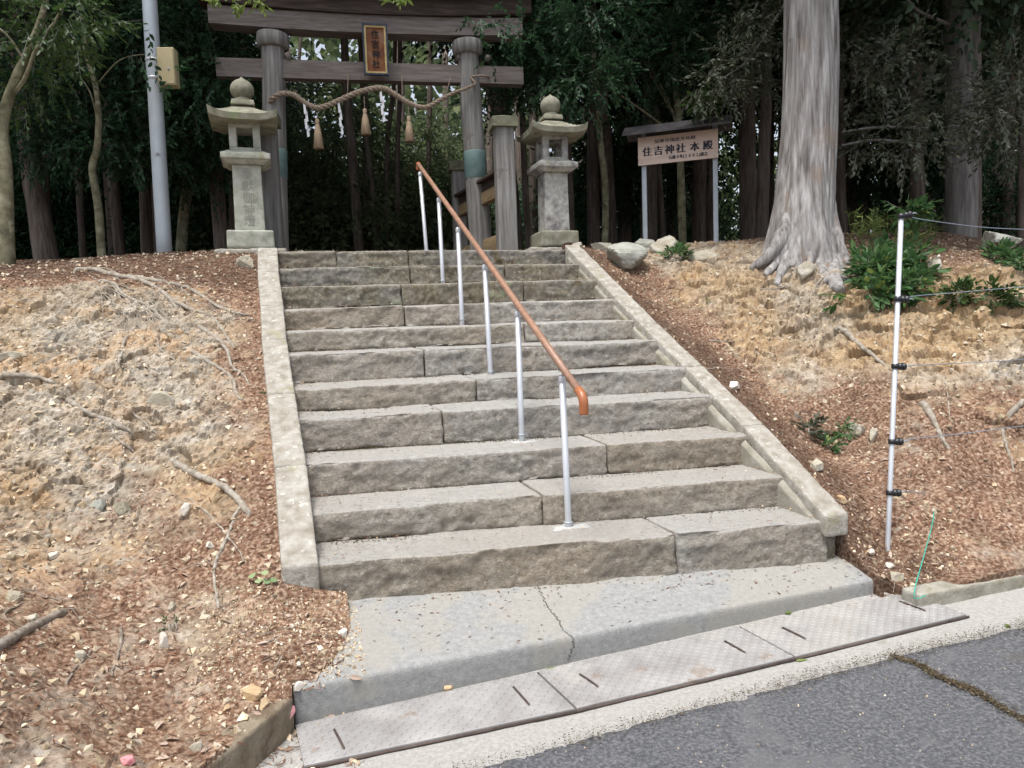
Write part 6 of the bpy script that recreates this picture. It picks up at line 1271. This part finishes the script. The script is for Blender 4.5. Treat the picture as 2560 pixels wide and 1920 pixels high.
tag(mL.build('needle_litter', M['litter']), kind='stuff'); tag(mD.build('leaf_litter', M['deadleaf']), kind='stuff'); tag(mT.build('twig_litter', M['stick']), kind='stuff')
OC = np.array([(1, 0, 0), (-1, 0, 0), (0, 1, 0), (0, -1, 0), (0, 0, 1), (0, 0, -1)], float)
OF = [(0, 2, 4), (2, 1, 4), (1, 3, 4), (3, 0, 4), (2, 0, 5), (1, 2, 5), (3, 1, 5), (0, 3, 5)]
def pebbles(mb, P, Nn, smin, smax, pw=2.5):
    for p, q in zip(P, Nn):
        s = smin+(smax-smin)*rs.rand()**pw; V = (OC+rs.uniform(-.35, .35, (6, 3)))*s*np.array([rs.uniform(.7, 1.3), rs.uniform(.7, 1.1), rs.uniform(.55, .9)]); m3, _ = np.linalg.qr(rs.randn(3, 3)); m3[:, 2] *= np.linalg.det(m3)
        mb.add(V@m3.T+p+q*s*.2, OF)
gd = lambda p, q: np.full(len(p), .6)
for box, n in (((-3.6, .1, -1.6, 4.0), 16000), ((2.7, 7.2, -.6, 5.0), 9000)):
    P, Nn = scatter(n, box, gd); pebbles(mG, P, Nn, .003, .02, 3)
P, Nn = scatter(2600, (-.5, .16, -.66, .0), lambda p, q: np.full(len(p), .75)); pebbles(mG, P, Nn, .002, .010, 2)
P, Nn = scatter(420, (2.75, 3.4, -.62, -.1), lambda p, q: np.full(len(p), .8)); pebbles(mG, P, Nn, .003, .016, 2)
M['gravel'] = mat('gravel', [(.35, .26, .16), (.5, .4, .28), (.62, .57, .48)], 30, .9, .3, .003, 60, island=.4)
tag(mG.build('gravel', M['gravel'], smooth=False), kind='stuff')
mS, mS2 = MB(), MB()
for k in range(0, 11):
    A, B = NL[k], NR[k]; n = 260 if k < 7 else 420; t = rs.rand(n); v = 1-rs.rand(n)**1.7; t = np.where(rs.rand(n) < .35, t**3*.25, np.where(rs.rand(n) < .4, 1-t**2*.3, t))
    P = A+(B-A)*t[:, None]+np.stack([-.055*v*.3, v*.315, .014+.012*v], -1); a = rs.uniform(0, 6.28, n); AA = np.stack([np.cos(a), np.sin(a), rs.uniform(-.05, .15, n)], 1); h2 = n//2
    leaves(mS, P[:h2], AA[:h2], unit(np.array([0, 0, 1.])+rs.randn(h2, 3)*.3), rs.uniform(.01, .035, h2), rs.uniform(.002, .006, h2), .1); pebbles(mS2, P[h2:], np.tile([0, 0, 1.], (n-h2, 1)), .0015, .007, 3)
P = np.stack([rs.uniform(.1, 2.8, 260), 0*np.arange(260.), 0*np.arange(260.)], 1); P[:, 1] = -.02-.11*P[:, 0]-rs.rand(260)**2*.45; P[:, 2] = [drop(x, y)[0][2]+.003 for x, y in P[:, :2]]; a = rs.uniform(0, 6.28, 260)
leaves(mS, P, np.stack([np.cos(a), np.sin(a), 0*a+.05], 1), unit(np.array([0, 0, 1.])+rs.randn(260, 3)*.3), rs.uniform(.008, .03, 260), rs.uniform(.002, .007, 260), .1)
tag(mS.build('tread_litter', M['litter']), kind='stuff'); tag(mS2.build('tread_grit', M['gravel'], smooth=False), kind='stuff')
# crumbs of rock on the cut faces
mG = MB()
for box, n in (((-3.6, -.3, -1.4, 3.0), 9000), ((3.0, 7.2, -.3, 3.8), 10000)):
    P, Nn = scatter(n, box, lambda p, q: .9*(1-litd(p, q))); pebbles(mG, P-Nn*.006, Nn, .005, .024, 3)
M['crumb'] = mat('rock_crumb', [(.36, .27, .16), (.46, .38, .27), (.52, .47, .38)], 9, .95, .8, .008, 40, island=.18)
tag(mG.build('rock_rubble', M['crumb'], smooth=False), kind='stuff')
# silt with moss along the gutter edge and crumbs on road
mG = MB(); xs2 = rs.uniform(-1.2, 5, 100); w_ = rs.randn(100)*.03*(1+1.3*(fbm(np.stack([xs2, 0*xs2, 0*xs2], -1), 1.6, 2, 9) > .1)); ys2 = yedge(xs2)+w_
k = fbm(np.stack([xs2, ys2, 0*xs2], -1), 5, 3, 4) > -.25; xs2, ys2 = xs2[k], ys2[k]
P = np.stack([xs2, ys2, GZ(xs2)+.006], 1)[:0]; pebbles(mG, P, np.tile([0, 0, 1.], (len(P), 1)), .0015, .006, 2)
n = 42000; xs2 = rs.uniform(-1.3, 5.5, n); wv = .5+.5*fbm(np.stack([xs2, 0*xs2, 0*xs2], -1), 1.3, 3, 9); ys2 = yedge(xs2)-.012+rs.randn(n)*(.012+.035*wv)+.03*wv*(xs2 > 1.5)
k = rs.rand(n) < .05+.8*wv**2*(.4+.6*(xs2 > .8)); xs2, ys2 = xs2[k], ys2[k]; n = len(xs2); a = rs.uniform(0, 6.28, n)
mG = MB(); leaves(mG, np.stack([xs2, ys2, GZ(xs2)+.013+rs.uniform(0, .004, n)], 1), np.stack([np.cos(a), np.sin(a), rs.uniform(-.2, .3, n)], 1), unit(rs.randn(n, 3)*.5+[0, 0, 1.]), rs.uniform(.003, .009, n), rs.uniform(.002, .006, n), .2)
tag(mG.build('gutter_silt', M['silt']), kind='stuff')
n = len(ROADCRACK); a = rs.uniform(0, 6.28, n); mG = MB(); leaves(mG, ROADCRACK+[0, 0, .002], np.stack([np.cos(a), np.sin(a), rs.uniform(-.2, .3, n)], 1), unit(rs.randn(n, 3)*.5+[0, 0, 1.]), rs.uniform(.004, .012, n), rs.uniform(.003, .007, n), .2)
tag(mG.build('crack_moss', M['silt']), kind='stuff')
mG = MB(); n = 2600; xs2 = rs.uniform(-1.2, 5, n); ys2 = yedge(xs2)-rs.rand(n)*2.2; P = np.stack([xs2, ys2, GZ(xs2)+.009], 1); pebbles(mG, P, np.tile([0, 0, 1.], (n, 1)), .0015, .005, 3)
tag(mG.build('road_grit', M['gravel'], smooth=False), kind='stuff')
